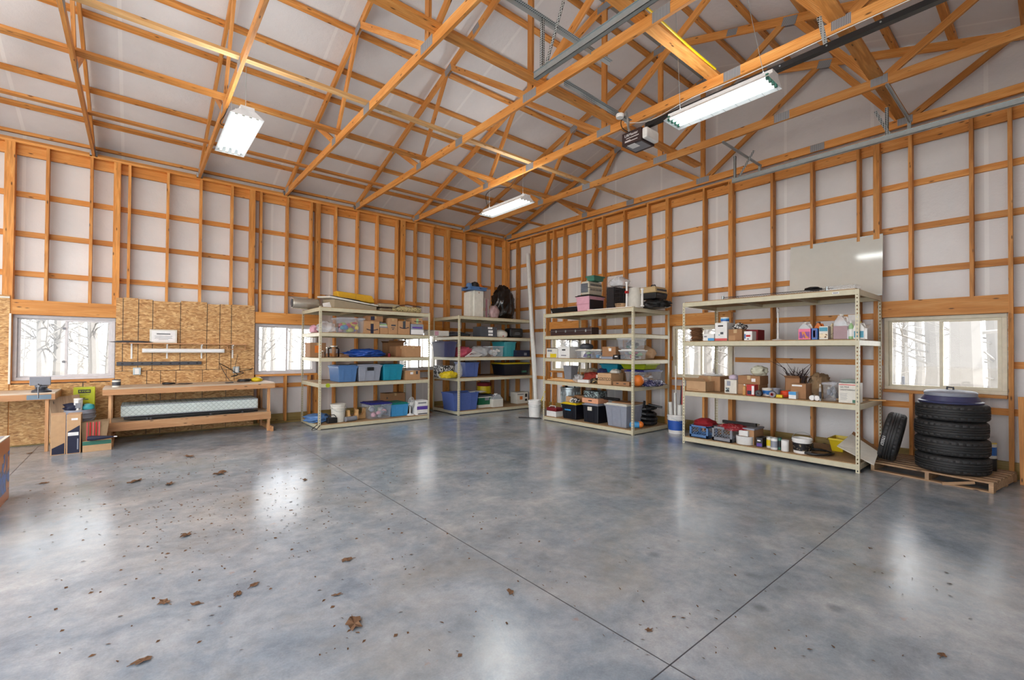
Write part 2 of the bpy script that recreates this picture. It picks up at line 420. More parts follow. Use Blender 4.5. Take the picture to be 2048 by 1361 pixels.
# studs, girts, plates of the eave wall (left)
LST = [-10.19, -9.69, -9.16, -8.80, -8.66, -8.11, -7.6, -7.08, -6.69, -6.56, -6.05, -5.56, -5.39, -5.02, -4.51, -4.02, -3.5, -3.31, -2.98, -2.48, -1.97, -1.46, -.93, -.44]
def in_win(u, wins):
    return any(a - .01 < u < b + .01 for a, b in wins)
def stud(wall, axis, u, w, z0, z1):
    """u: near edge; boards stand edge-on, depth .14 into the wall"""
    if axis == 0: beam('stud', (u - w / 2, .07, z0), (u - w / 2, .07, z1), .14, w, 'pine', wall, up=(0, 1, 0))
    else: beam('stud', (.07, u + w / 2, z0), (.07, u + w / 2, z1), .14, w, 'pine', wall, up=(1, 0, 0))
for x in LST:
    w = .114 if x in (-10.19,) else (.095 if x in (-8.80, -6.69, -5.39) else (.13 if x in (-3.31, -1.97) else .04))
    if x in (-10.19,): x += .114
    if in_win(x - w / 2, WINL):
        stud(wl, 0, x, w, 2.33, 4.86); stud(wl, 0, x, w, .04, 1.005)
    else: stud(wl, 0, x, w, .04, 4.86)
for x in (-10.75, -11.3, -11.8, -12.4, -12.9, -13.5, -14.1, -14.7, -15.3, -15.9): stud(wl, 0, x, .04, .04, 4.86)
RST = [-.49, -1.12, -1.76, -2.01, -2.39, -3.02, -3.4, -3.67, -4.29, -4.91, -5.40, -6.18, -6.72, -7.42, -8.03, -8.66, -8.9, -9.27, -9.89, -10.24, -10.85, -11.45, -12.0]
for y in RST:
    w = .075 if y in (-3.4, -5.40, -6.72, -8.9) else .04
    if in_win(y + w / 2, WINR) :
        stud(wr, 1, y, w, 2.33, 4.80); stud(wr, 1, y, w, .04, 1.005)
    else: stud(wr, 1, y, w, .04, 4.80)
# double studs each side of window 6
stud(wr, 1, -10.235, .04, .04, 2.1)
# corner post
beam('corner_post', (-.02, -.0, .0), (-.02, -.0, 4.85), .17, .17, 'pine', wl, up=(0, 1, 0))
def hseg(wall, name, axis, a0, a1, zc, h, dep, th, m_='pine'):
    if axis == 0: return beam(name, (a0, dep + th / 2, zc), (a1, dep + th / 2, zc), h, th, m_, wall)
    return beam(name, (dep + th / 2, a0, zc), (dep + th / 2, a1, zc), h, th, m_, wall)
def girts(wall, axis, wins, a0, a1, zs, lows):
    for zt in zs: hseg(wall, 'girt', axis, a0, a1, zt - .044, .088, .141, .036)
    for zt in lows:
        cur = a0
        for (w0, w1) in sorted(wins) + [(a1, a1)]:
            if w0 - cur > .05: hseg(wall, 'girt', axis, cur, w0 - .03, zt - .044, .088, .141, .036)
            cur = w1 + .03
girts(wl, 0, WINL, XL, .13, (4.12, 3.475, 2.83, .84), (2.19, 1.49))
girts(wr, 1, WINR, YB, .13, (4.11, 3.465, 2.83, .87), (2.19, 1.48))
hseg(wl, 'header_girt', 0, XL, .13, 4.78, .17, .10, .04); hseg(wr, 'header_girt', 1, YB, .13, 4.70, .17, .10, .04)
hseg(wl, 'top_plate', 0, XL, .0, 4.88, .038, .0, .14); hseg(wr, 'top_plate', 1, YB, .0, 4.82, .038, .0, .14)
hseg(wl, 'ledger', 0, XL, .0, 4.92, .04, .02, .10); 
hseg(wl, 'skirt_board', 0, XL, .13, .10, .18, .10, .04, 'treated'); hseg(wr, 'skirt_board', 1, YB, .13, .10, .18, .10, .04, 'treated')
hseg(wl, 'sole_plate', 0, XL, .0, .02, .038, .0, .14, 'treated'); hseg(wr, 'sole_plate', 1, YB, .0, .02, .038, .0, .14, 'treated')
for (a, b) in WINL:
    hseg(wl, 'window_header', 0, a - .02, b + .02, 2.23, .235, .001, .075); hseg(wl, 'window_sill', 0, a, b, 1.025, .038, .001, .16)
for (a, b) in WINR:
    hseg(wr, 'window_header', 1, a - .02, b + .02, 2.23, .235, .001, .075); hseg(wr, 'window_sill', 1, a, b, 1.025, .038, .001, .16)
# oriented strand board linings
def seam(x0, x1, z0, z1): MB().box(x0, x1, -.0142, -.0128, z0, z1).build('panel_seam', 'black', wl)
def panel(x0, x1, z0, z1, nm='osb_panel'):
    MB().box(x0 + .004, x1 - .004, -.013, -.001, z0, z1).build(nm, 'osb', wl)
sx = [-8.84, -8.745, -8.51, -8.30, -7.93, -7.61, -7.26, -7.06, -6.86, -6.675]
tops = [2.47, 2.46, 2.47, 2.45, 2.46, 2.45, 2.46, 2.45, 2.46]
sx = [-8.84] + [hit(px, 640, 1, 0).x for px in (246, 277, 305.5, 361, 414, 439.7, 462.7)] + [-6.675]
for i in range(len(sx) - 1): panel(sx[i], sx[i + 1], 1.175, tops[i % 9] + (.02 if i % 3 == 1 else 0))
for x in sx[1:-1]: seam(x - .0045, x + .0045, 1.17, 2.46)
sx = [-8.84] + [hit(px, 750, 1, 0).x for px in (293.6, 321, 351.8, 404.7, 452)] + [-6.675]
for i in range(len(sx) - 1): panel(sx[i], sx[i + 1], .02, 1.168)
for x in sx[1:-1]: seam(x - .0035, x + .0035, .02, 1.17)
seam(-8.84, -6.675, 1.167, 1.173); seam(-8.84, -6.675, 1.935, 1.938)
panel(-9.24, -8.845, .02, .99); panel(-10.09, -9.245, .02, .99)
panel(-11.3, -10.095, .02, 1.17); panel(-11.3, -10.095, 1.178, 2.41); panel(-12.5, -11.305, .02, 2.41)
MB().box(-10.3, -10.10, -.03, -.014, 2.36, 2.385).build('trim_batten', 'offwhite', wl)
MB().box(-10.105, -10.082, -.02, .13, 1.0, 2.12).build('window_jamb', 'offwhite', wl)

# windows
def window(n, axis, a0, a1):
    b = MB(); fw = .05
    w = a1 - a0; h = WZ1 - WZ0
    root = empty('window_%d' % n, (0, 0, 0)); tag(root, kind='structure')
    if axis == 0: root.location = (a0, .09, WZ0)
    else: root.location = (.09, a1, WZ0); root.rotation_euler = (0, 0, -math.pi / 2)
    b.box(0, w, 0, .09, 0, fw); b.box(0, w, 0, .09, h - fw, h); b.box(0, fw, 0, .09, fw, h - fw); b.box(w - fw, w, 0, .09, fw, h - fw)
    vin = 'vinyl' if axis == 0 else 'vinyl_warm'
    b.build('window_frame', vin, root, bev=.004)
    for k, (s0, s1, yy) in enumerate(((fw, w / 2 + .02, .045), (w / 2 - .02, w - fw, .02))):
        sash = MB(); q = .038 if k else .022
        sash.box(s0, s1, yy, yy + .024, fw, fw + q); sash.box(s0, s1, yy, yy + .024, h - fw - q, h - fw)
        sash.box(s0, s0 + .035, yy, yy + .024, fw + q, h - fw - q); sash.box(s1 - q, s1, yy, yy + .024, fw + q, h - fw - q)
        so_ = sash.build('sash', vin, root, bev=.002)
        MB().box(s0 + .03, s1 - q + .003, yy + .010, yy + .014, fw + q - .003, h - fw - q + .003).build('pane', 'window_glass', so_)
    if n == 1:
        for zz in (.30, .86): MB().lathe([(.001, -.006), (.022, -.006), (.022, .006), (.001, .006)], 14).build('sash_latch', 'grey', root, (w / 2 - .03, .012, zz), (math.pi / 2, 0, 0))
for i, (a, b) in enumerate(WINL): window(i + 1, 0, a, b)
for i, (a, b) in enumerate(WINR): window(i + 4, 1, a, b)

# back wall with two closed overhead doors (behind the camera) and the far end wall
wb = MB()
wb.box(XL, .18, YB - .18, YB - .15, 4.3, 5.1)
for (a, b) in ((XL, -14.2), (-9.9, -9.3), (-5.2, -5.2 + .0001), (-1.0, .18)): wb.box(a, b, YB - .18, YB - .15, 0, 4.3)
wb.box(-6.0, -5.2, YB - .18, YB - .15, 0, 4.3)
o = wb.build('wall_back', 'foil_x'); tag(o, kind='structure')
for n, (a, b) in enumerate(((-5.2, -1.0), (-9.3, -6.0))):
    d = MB()
    for k in range(7): d.box(a - .02, b + .02, YB - .16, YB - .11, k * .615, k * .615 + .615)
    tag(d.build('door_%d' % (n + 1), 'white'), kind='structure')
we = MB(); we.box(XL - .03, XL, YB, .18, 4.6, 5.1); we.box(XL - .03, XL, YB, -10.6, 0, 4.6); we.box(XL - .03, XL, -1.6, .18, 0, 4.6)
we.add([(XL, .18, 5.1), (XL, YB, 5.1), (XL, -6.15, 7.06)], [(0, 1, 2)])
tag(we.build('wall_end', 'foil_y'), kind='structure')

# ------------------------------------------------------------------ roof trusses
def truss(x, label):
    r = empty('roof_truss', (x, 0, 4.86)); zo = 4.86
    tag(r, label, 'roof truss', 'fink roof trusses on 5 ft centres')
    yc = -6.15
    def P_(y, z): return (0, y, z - zo)
    bz = 4.945
    beam('bottom_chord', P_(.03, bz), P_(YB, bz), .12, .038, 'pine', r, up=(0, 0, 1))
    beam('top_chord', P_(.15, 5.0 - SL * .15), P_(yc, 5 + SL * 6.15), .115, .038, 'pine', r)
    beam('top_chord', P_(YB - .15, 5.0 - SL * .15), P_(yc, 5 + SL * 6.15), .115, .038, 'pine', r)
    def web(y0, z0, y1, z1): beam('web', P_(y0, z0), P_(y1, z1), .089, .036, 'pine', r)
    beam('king_post', P_(yc, bz + .05), P_(yc, 5 + SL * 6.1), .089, .036, 'pine', r, up=(0, 1, 0))
    for s in (1, -1):
        def Y(d): return -d if s == 1 else YB + d
        web(Y(6.08), bz + .04, Y(4.15), 5 + SL * 4.15); web(Y(3.15), bz + .04, Y(4.02), 5 + SL * 4.02 - .03); web(Y(3.05), bz + .04, Y(2.05), 5 + SL * 2.05)
        pl = lambda y, z, wy, hz, a=0: [MB().box(xx - .001, xx + .001, -wy / 2, wy / 2, -hz / 2, hz / 2).build('gusset_plate', 'gusset', r, P_(y, z), (a * s, 0, 0)) for xx in (-.0205, .0205)]
        sa = -math.atan(SL)
        pl(Y(3.1), bz + .02, .17, .11); pl(Y(.14), bz + .03, .24, .12, 0); pl(Y(4.1), 5 + SL * 4.1 - .02, .19, .12, sa); pl(Y(2.03), 5 + SL * 2.03 - .02, .11, .09, sa)
        pl(Y(4.45) if s == 1 else Y(4.2), bz, .2, .115); pl(Y(4.9), 5 + SL * 4.9, .16, .10, sa)
    pl = [MB().box(xx - .001, xx + .001, -.13, .13, -.055, .055).build('gusset_plate', 'gusset', r, P_(yc, bz + .02)) for xx in (-.0205, .0205)]
    [MB().box(xx - .001, xx + .001, -.13, .13, -.055, .055).build('gusset_plate', 'gusset', r, P_(yc, 6.9)) for xx in (-.0205, .0205)]
    MB().box(-.05, -.021, .0, .07, -.05, .05).box(.021, .05, .0, .07, -.05, .05).build('truss_hanger', 'gusset', r, P_(0, 4.93))
    return r
def gusset_mat():
    M, nt, b = nmat('gusset'); v, _ = mapping(nt, (1, 1, 1))
    wv = nt.nodes.new('ShaderNodeTexWave'); wv.bands_direction = 'Y'; wv.inputs['Scale'].default_value = 22; nt.links.new(v, wv.inputs['Vector'])
    nt.links.new(ramp(nt, wv.outputs[0], [(.3, lin((.42, .43, .46))), (.7, lin((.68, .69, .70)))]), b.inputs['Base Color'])
    b.inputs['Metallic'].default_value = .4; b.inputs['Roughness'].default_value = .5; MATS['gusset'] = M
gusset_mat()
tl = ['roof truss standing on the right wall under the gable', 'first roof truss in from the right wall', 'second roof truss in from the right wall',
      'third roof truss in from the right wall', 'fourth roof truss in from the right wall, left of the centre', 'roof truss beside the shop light at upper left, fifth in from the right wall',
      'leftmost roof truss with a steep bottom chord at upper left', 'roof truss above the left edge of the photo', 'roof truss beyond the leftmost one', 'roof truss farthest from the right wall']
for k, x in enumerate([.0, -1.5, -3.05, -4.58, -6.11, -7.65, -9.16, -10.7, -12.2, -13.75]): truss(x, tl[k])
# lateral braces lying on the bottom chords
def brace(y, x0, x1, w, label, z=5.025, m_='pine'):
    o = beam('lateral_brace', (x0, y, z), (x1, y, z), .036, w, m_); tag(o, label, 'brace board', 'brace boards across the trusses'); return o
brace(-3.33, XL, .1, .14, 'wide brace board across the bottom chords, nearer the left wall than the middle')
brace(-6.37, -9.2, -.6, .15, 'wide brace board running beside the truss king posts')
brace(-9.17, -4.5, .1, .14, 'wide brace board across the bottom chords at right, by the black opener rail')
brace(-1.57, XL, .1, .09, 'narrow brace board closest to the left wall top plate')
brace(-4.46, XL, .1, .09, 'pale narrow brace board running past the two shop lights', m_='pine_pale')
brace(-7.87, -6.2, -3.0, .15, 'wide brace board with yellow cable stapled along it')
# ------------------------------------------------------------------ outdoors seen through the windows
def ground_mat():
    M, nt, b = nmat('leafy_ground'); v, _ = mapping(nt, (1, 1, 1), rand=False)
    n = noise_n(nt, v, 1.2, 8, .7)
    nt.links.new(ramp(nt, n, [(.3, lin((.56, .52, .47))), (.5, lin((.74, .72, .68))), (.7, lin((.85, .84, .82)))]), b.inputs['Base Color'])
    b.inputs['Roughness'].default_value = .95; MATS['leafy_ground'] = M
ground_mat()
og = MB(); n = 24
for i in range(n):
    for j in range(n):
        pass
og.box(-70, 70, .25, 70, -.4, -.22); og.box(.25, 70, -70, .25, -.4, -.22); og.box(-70, .25, -70, YB - .25, -.4, -.22); og.box(-70, XL - .2, YB - .25, .25, -.4, -.22)
tag(og.build('ground_outside', 'leafy_ground'), kind='structure')
def tree_mesh(seed, h, r, nb):
    rnd = random.Random(seed); b = MB()
    pts = [(0, 0, -.4)]; rr = [r * 1.35]; x = y = 0
    for k in range(1, 9):
        x += rnd.uniform(-.12, .12) * r * 3; y += rnd.uniform(-.12, .12) * r * 3
        pts.append((x, y, h * k / 8)); rr.append(r * (1 - .8 * k / 8))
    b.tube(pts, rr, 9)
    br = MB()
    for k in range(nb):
        f = rnd.uniform(.12, .95); z = h * f; q = int(f * 8); px, py = pts[q][0], pts[q][1]
        a = rnd.uniform(0, 6.28); L = rnd.uniform(.6, 2.4) * (1.1 - f * .5); up = rnd.uniform(.1, .9)
        p1 = (px + math.cos(a) * L * .5, py + math.sin(a) * L * .5, z + L * .3 * up); p2 = (px + math.cos(a + .25) * L, py + math.sin(a + .25) * L, z + L * up)
        br.tube([(px, py, z), p1, p2], [r * .16, r * .1, .006], 5)
        for t in range(3):
            a2 = a + rnd.uniform(-1.1, 1.1); l2 = L * rnd.uniform(.3, .6)
            br.tube([p1, (p1[0] + math.cos(a2) * l2, p1[1] + math.sin(a2) * l2, p1[2] + l2 * rnd.uniform(-.1, .9))], [.014, .004], 4)
    return b, br
def tree(x, y, seed, h, r, nb, label, group):
    b, br = tree_mesh(seed, h, r, nb)
    o = b.build('bare_tree', 'bark', None, (x, y, -.2), smooth=True); tag(o, label, 'tree', group)
    br.build('branches', 'bark', o, smooth=True); return o
tree(3.1, -9.55, 3, 11, .26, 16, 'thick leaning tree trunk close outside the window above the tyres', 'bare trees in the woods')
protos = [tree(2000, 0, k + 20, 9 + k, .10 + .035 * k, 46, 'x', 'bare trees in the woods') for k in range(4)]
rt = random.Random(12)
spots = []
for px in (1785, 1808, 1838, 1862, 1992): spots.append(('R', px, rt.uniform(5, 22)))
for px in list(range(1350, 1470, 22)): spots.append(('R', px + rt.uniform(-5, 5), rt.uniform(4, 22)))
for px in list(range(1105, 1185, 20)): spots.append(('R', px + rt.uniform(-4, 4), rt.uniform(4, 20)))
for px in list(range(35, 235, 26)): spots.append(('L', px + rt.uniform(-6, 6), rt.uniform(3, 18)))
for px in list(range(505, 632, 24)): spots.append(('L', px + rt.uniform(-5, 5), rt.uniform(3, 18)))
for px in list(range(800, 905, 22)): spots.append(('L', px + rt.uniform(-5, 5), rt.uniform(4, 18)))
lab = {'R': 'bare winter tree in the woods outside the right wall windows', 'L': 'bare winter tree in the woods outside the left wall windows'}
used = 0
for side, px, dist in spots:
    p = hit(px, 700, 0, dist) if side == 'R' else hit(px, 700, 1, dist)
    if used < 4: o = protos[used]
    else: o = copy_tree(protos[rt.randrange(4)])
    used += 1
    o.location = (p.x, p.y, -.2); o.rotation_euler = (0, 0, rt.uniform(0, 6.28)); q_ = .62 if side == 'L' else 1.0; o.scale = (q_, q_, rt.uniform(.8, 1.1))
    o['label'] = lab[side]; o['group'] = 'bare trees outside the %s wall' % ('right' if side == 'R' else 'left')
# fence outside the right window
fr = empty('wire_fence', (4.6, -9.6, -.2)); tag(fr, 'wire fence with a slanted pole seen through the window above the tyres', 'fence')
for y in (-1.5, 0, 1.2): MB().lathe([(.03, 0), (.03, 1.25), (.001, 1.27)], 8).build('fence_post', 'dgrey', fr, (0, y, 0))
for z in (.3, .7, 1.1): MB().tube([(0, -2.5, z), (0, 2.5, z)], .004, 5).build('fence_wire', 'dgrey', fr)
MB().tube([(0, .4, 1.35), (.2, -1.3, .0)], .035, 8).build('brace_pole', 'dgrey', fr)

# ------------------------------------------------------------------ shop lights
def tube_mat():
    M, nt, b = nmat('lit_tube'); b.inputs['Emission Color'].default_value = (.93, 1, .97, 1); b.inputs['Emission Strength'].default_value = 5.0
    MATS['lit_tube'] = M
tube_mat()
LAMPW = 60
def shop_light(x, y0, y1, z, label, tilt=0, power=34, up=20, cat='shop light', gridded=True, w=.34, tops=None):
    L = abs(y1 - y0); r = empty('shop_light', (x, (y0 + y1) / 2, z)); tag(r, label, cat, 'hanging fluorescent shop lights')
    r.rotation_euler = (0, tilt, 0); h = L / 2
    b = MB(); b.add([(-w / 2, -h, .0), (-.08, -h, .07), (.08, -h, .07), (w / 2, -h, 0), (-w / 2, h, .0), (-.08, h, .07), (.08, h, .07), (w / 2, h, 0)],
                    [(0, 1, 5, 4), (1, 2, 6, 5), (2, 3, 7, 6), (0, 3, 2, 1), (4, 5, 6, 7)])
    b.box(-.07, .07, -h, h, .071, .11)
    b.build('reflector_housing', 'ledcase', r)
    for k in range(4):
        xx = -.105 + k * .07
        MB().tube([(xx, -h + .05, .022), (xx, h - .05, .022)], .0125, 10).build('fluorescent_tube', 'lit_tube', r, smooth=True)
        for s in (-1, 1): MB().box(xx - .014, xx + .014, s * (h - .035) - .012, s * (h - .035) + .012, .005, .06).build('tube_socket', 'greenbox' if 'green' in label else 'offwhite', r)
    if gridded:
        g = MB(); nn = 9
        for k in range(nn): yy = -h + .03 + (L - .06) * k / (nn - 1); g.tube([(-w / 2 + .01, yy, -.004), (w / 2 - .01, yy, -.004)], .0016, 4)
        for k in range(3): xx = -.1 + k * .1; g.tube([(xx, -h + .02, -.004), (xx, h - .02, -.004)], .0016, 4)
        g.build('wire_guard', 'galv', r)
    for s in (-1, 1):
        c = MB(); zt = 4.88 - z
        c.tube([(-.05, s * h * .8, .11), (0, s * h * .8, .16), (.05, s * h * .8, .11)], .003, 5); c.tube([(0, s * h * .8, .16), (0, s * h * .8, zt) if not tops else (0, tops[s > 0][0] - (y0 + y1) / 2, tops[s > 0][1] - z)], .0028, 5)
        c.build('hanging_chain', 'galv', r)
    ld = bpy.data.lights.new('shop_light_lamp', 'AREA'); ld.shape = 'RECTANGLE'; ld.size = w * .9; ld.size_y = L * .92; ld.energy = power; ld.color = (.97, 1, .98)
    lo = bpy.data.objects.new('shop_light_lamp', ld); COL.objects.link(lo); lo.parent = r; lo.location = (0, 0, -.01)
    lu = bpy.data.lights.new('ceiling_fill_light', 'AREA'); lu.shape = 'RECTANGLE'; lu.size = w * .9; lu.size_y = L * .92; lu.energy = up; lu.color = (1, 1, 1)  # added upward fill above the closed housing, brightens the ceiling
    lo = bpy.data.objects.new('ceiling_fill_light', lu); COL.objects.link(lo); lo.parent = r; lo.location = (0, 0, .13); lo.rotation_euler = (math.pi, 0, 0)
    return r
shop_light(-7.62, -4.75, -3.45, 4.22, 'shop light hanging at upper left below a truss, seen from its near end', gridded=False)
shop_light(-3.30, -4.66, -3.42, 4.22, 'farthest shop light, hanging by the left slope toward the corner', gridded=False)
shop_light(-3.74, -8.83, -7.70, 4.25, 'shop light with wire guard and green sockets under the black opener rail', tops=((-8.37, 6.29), (-7.71, 6.50)))
for x, y, q in ((-11.6, -4.1, 'nearer the eave wall'), (-11.6, -8.2, 'nearer the camera side'), (-14.4, -4.1, 'at the far end near the eave wall'), (-14.4, -8.2, 'at the far end on the camera side')):  # extra fixtures out of view, added to brighten the room
    shop_light(x, y - .6, y + .6, 4.22, 'added unseen fill light beyond the left edge, ' + q, gridded=False, power=100, up=110)
def cord(name, pts, r, m_, label=None, cat='cord', parent=None, n=6, sm=6):
    """smooth tube through points"""
    P_ = [Vector(p) for p in pts]; out = []
    for i in range(len(P_) - 1):
        p0 = P_[max(i - 1, 0)]; p1 = P_[i]; p2 = P_[i + 1]; p3 = P_[min(i + 2, len(P_) - 1)]
        for k in range(sm):
            t = k / sm; t2 = t * t; t3 = t2 * t
            out.append(.5 * ((2 * p1) + (-p0 + p2) * t + (2 * p0 - 5 * p1 + 4 * p2 - p3) * t2 + (-p0 + 3 * p1 - 3 * p2 + p3) * t3))
    out.append(P_[-1]); o = MB().tube(out, r, n).build(name, m_, parent, smooth=True)
    if label: tag(o, label, cat)
    return o
cord('extension_lead', [(-7.66, -3.5, 4.33), (-7.6, -3.6, 4.5), (-7.72, -3.4, 4.62), (-7.66, -3.3, 4.8), (-7.62, -3.35, 4.92)], .006, 'black', 'black power cord looping up from the upper left shop light to the truss')
cord('extension_lead', [(-3.3, -3.5, 4.35), (-3.2, -3.3, 4.7), (-3.02, -3.4, 4.86), (-2.98, -3.75, 4.78), (-3.0, -4.0, 4.88)], .006, 'black', 'black power cord rising from the farthest shop light to a truss')
cord('yellow_cable', [(-5.6, -7.95, 5.02), (-4.9, -7.97, 5.035), (-4.58, -7.96, 5.06), (-4.2, -7.975, 5.02), (-3.7, -7.955, 5.03), (-3.2, -7.965, 5.015)], .012, 'yellow', 'yellow electrical cable run along the wide brace board', 'cable')
cord('white_wire', [(-3.15, -6.6, 4.9), (-3.1, -7.0, 4.80), (-3.07, -7.6, 4.87), (-3.09, -8.3, 4.84), (-3.07, -9.2, 4.87), (-3.09, -10.4, 4.86)], .005, 'white', 'thin white wire running under the truss beside the black opener rail', 'wire')

# ------------------------------------------------------------------ overhead door tracks and opener
def perforated(b, p0, p1, w=.035, t=.003):
    p0, p1 = Vector(p0), Vector(p1); d = (p1 - p0).normalized(); u = d.cross(Vector((0, 0, 1)));
    u = u.normalized() if u.length > .01 else Vector((1, 0, 0)); v = d.cross(u).normalized()
    for a, c in ((u, v), (v, u)):
        q = [p0, p1]; vs = []
        for s in (0, 1):
            for e in (p0, p1): vs += [e + a * (w * s), e + a * (w * s) + c * t]
        b.add(vs, [(0, 2, 6, 4), (1, 5, 7, 3), (0, 4, 5, 1), (2, 3, 7, 6), (0, 1, 3, 2), (4, 6, 7, 5)])
def perf_mat():
    M, nt, b = nmat('perforated_steel'); v, _ = mapping(nt, (1, 1, 1), rand=False)
    vo = nt.nodes.new('ShaderNodeTexVoronoi'); vo.inputs['Scale'].default_value = 42; vo.inputs['Randomness'].default_value = .0; nt.links.new(v, vo.inputs['Vector'])
    k = ramp(nt, vo.outputs['Distance'], [(.33, (1, 1, 1)), (.38, (0, 0, 0))])
    nt.links.new(mix(nt, k, lin((.68, .70, .70)), lin((.18, .19, .20))), b.inputs['Base Color']); b.inputs['Metallic'].default_value = .2; b.inputs['Roughness'].default_value = .4
    MATS['perforated_steel'] = M
perf_mat()
def track(x, label, hangs):
    r = empty('door_track', (x, -7.12, 4.45)); tag(r, label, 'door track', 'horizontal tracks of the overhead door')
    b = MB(); L = 5.2
    b.box(-.025, .025, -L, 0, -.03, -.026); b.box(-.025, -.021, -L, 0, -.03, .035); b.box(.021, .025, -L, 0, -.03, .03); b.box(-.04, -.021, -L, 0, .032, .035)
    b.build('track_rail', 'galv', r)
    for h in hangs: h(r)
    return r
def hangR(r):
    for dy in (-.05, -2.05):
        b = MB(); perforated(b, (.0, dy, .03), (.0, dy, .42)); b.build('hanger_strut', 'perforated_steel', r)
        b = MB(); perforated(b, (.0, dy - .28 if dy > -1 else dy + .12, .42), (.0, dy - .03, .04)); b.build('hanger_strut', 'perforated_steel', r)
        b = MB(); perforated(b, (-.69, dy - .10, .42), (.74, dy - .10, .42), .03); b.build('cross_angle', 'perforated_steel', r)
        MB().box(.70, .74, dy - .12, dy - .08, .28, .42).build('bolt_plate', 'galv', r)
def hangL(r):
    b = MB(); perforated(b, (0, -.10, .02), (0, -.10, .58)); b.build('hanger_strut', 'perforated_steel', r); b = MB(); perforated(b, (0, -.38, .58), (0, -.12, .03)); b.build('hanger_strut', 'perforated_steel', r)
    b = MB(); perforated(b, (-1.2, -.08, .58), (1.12, -.08, .58), .05); b.build('cross_angle', 'perforated_steel', r)
track(-.88, 'galvanised overhead door track running along the top of the right wall', [hangR])
track(-5.38, 'galvanised overhead door track ending near the middle of the room, high up', [hangL])
b = MB(); perforated(b, (-4.6, -6.78, 4.86), (-3.20, -6.72, 4.86), .05); perforated(b, (-3.42, -6.85, 4.86), (-3.42, -6.9, 4.53)); perforated(b, (-3.24, -6.72, 4.86), (-3.30, -6.85, 4.53))
tag(b.build('perforated_angle', 'perforated_steel'), 'perforated galvanised angle that carries the opener motor', 'bracket')
op = empty('garage_door_opener', (-3.35, -7.0, 4.36)); tag(op, 'dark brown garage door opener motor with a white light cover', 'garage door opener')
MB().box(-.17, .15, -.13, .17, 0, .17).build('motor_housing', 'darkbrown', op, bev=.008)
MB().box(-.15, .13, -.21, -.131, .015, .155).build('light_cover', 'white', op, bev=.02)
MB().box(-.12, .10, -.11, .14, -.004, -.0005).build('underside_label', 'grey', op)
MB().box(-.15, -.02, -.02, .10, -.0065, -.0045).build('paper_label', 'paper', op)
text('LiftMaster', .052, 'paper', op, (-.171, .02, .12), (math.pi / 2, 0, -math.pi / 2))
for z0, y0, y1 in ((.075, .10, -.10), (.045, .12, .03), (.032, .12, -.08)): MB().box(-.1712, -.1702, y1, y0, z0, z0 + .008).build('printed_line', 'paper', op)
rl = MB(); rl.box(-.028, .028, -4.9, -.1, .22, .27); rl.box(-.034, .034, -4.9, -.1, .212, .22)
rl.build('rail', 'black', op)
for k in range(9): MB().lathe([(.008, -.002), (.008, .002)], 10).build('rail_bolt', 'galv', op, (-.03, -.9 - k * .42, .245), (0, math.pi / 2, 0))
bb = MB(); perforated(bb, (-.02, -2.17, .27), (-.04, -2.12, .56), .04); bb.build('rail_hanger', 'perforated_steel', op)
cord('opener_cord', [(-3.42, -6.93, 4.53), (-3.52, -6.85, 4.60), (-3.5, -6.8, 4.72), (-3.45, -6.82, 4.80)], .006, 'black', 'short black cord from the opener to a ceiling outlet')
tag(MB().lathe([(.05, 0), (.055, .02), (.05, .05)], 16).build('ceiling_outlet', 'white', None, (-3.55, -6.82, 4.80), (math.pi, 0, 0)), 'round white outlet box above the opener motor', 'outlet')

# ------------------------------------------------------------------ steel shelving units
def shelf_unit(loc, rz, levels, label, Wd=2.44, Dp=1.22, H=2.43, supports=True):
    r = empty('shelving_unit', loc, rz); tag(r, label, 'shelving unit', 'cream steel shelving units')
    fl = .042; t = .003
    for cx, sx in ((0, 1), (Wd, -1)):
        for cy, sy in ((0, 1), (Dp, -1)):
            b = MB(); vs = [(cx, cy, 0), (cx + sx * fl, cy, 0), (cx + sx * fl, cy, H), (cx, cy, H), (cx, cy + sy * fl, 0), (cx, cy + sy * fl, H)]
            o_ = (sx * t, sy * t)
            b.add(vs, [(0, 1, 2, 3), (0, 3, 5, 4)])
            me_o = b.build('post', 'slotted_steel', r)
            me = me_o.data; uvl = me.uv_layers.new(name='UVMap')
            uv = [(0, 0), (1, 0), (1, H), (0, H), (0, 0), (0, H), (1, H), (1, 0)]
            for k, u in enumerate(uv): uvl.data[k].uv = u
            so_ = me_o.modifiers.new('solid', 'SOLIDIFY'); so_.thickness = .002; so_.offset = 0
    for z in levels:
        bh = .082
        for (y0, y1) in ((.004, .034), (Dp - .034, Dp - .004)): MB().box(.006, Wd - .006, y0, y1, z - bh, z - .012).build('long_beam', 'cream', r, bev=.003)
        for (x0, x1) in ((.004, .034), (Wd - .034, Wd - .004)): MB().box(x0, x1, .036, Dp - .036, z - bh, z - .012).build('side_beam', 'cream', r, bev=.003)
        for f in (1 / 3, 2 / 3): MB().box(Wd * f - .02, Wd * f + .02, .036, Dp - .036, z - .06, z - .016).build('cross_support', 'cream', r)
        MB().box(.036, Wd - .036, .01, Dp - .01, z - .014, z).build('deck_board', 'chipdeck', r)
    return r
def deckmat():
    M, nt, b = nmat('chipdeck'); v, _ = mapping(nt, (1, 1, 1))
    n = noise_n(nt, v, 60, 4, .7); n2 = noise_n(nt, v, 3, 4)
    c = ramp(nt, n, [(.3, lin((.52, .38, .22))), (.7, lin((.74, .60, .42)))])
    nt.links.new(mix(nt, mathn(nt, 'MULTIPLY', n2, .5), c, lin((.55, .50, .42))), b.inputs['Base Color']); b.inputs['Roughness'].default_value = .8; MATS['chipdeck'] = M
deckmat()
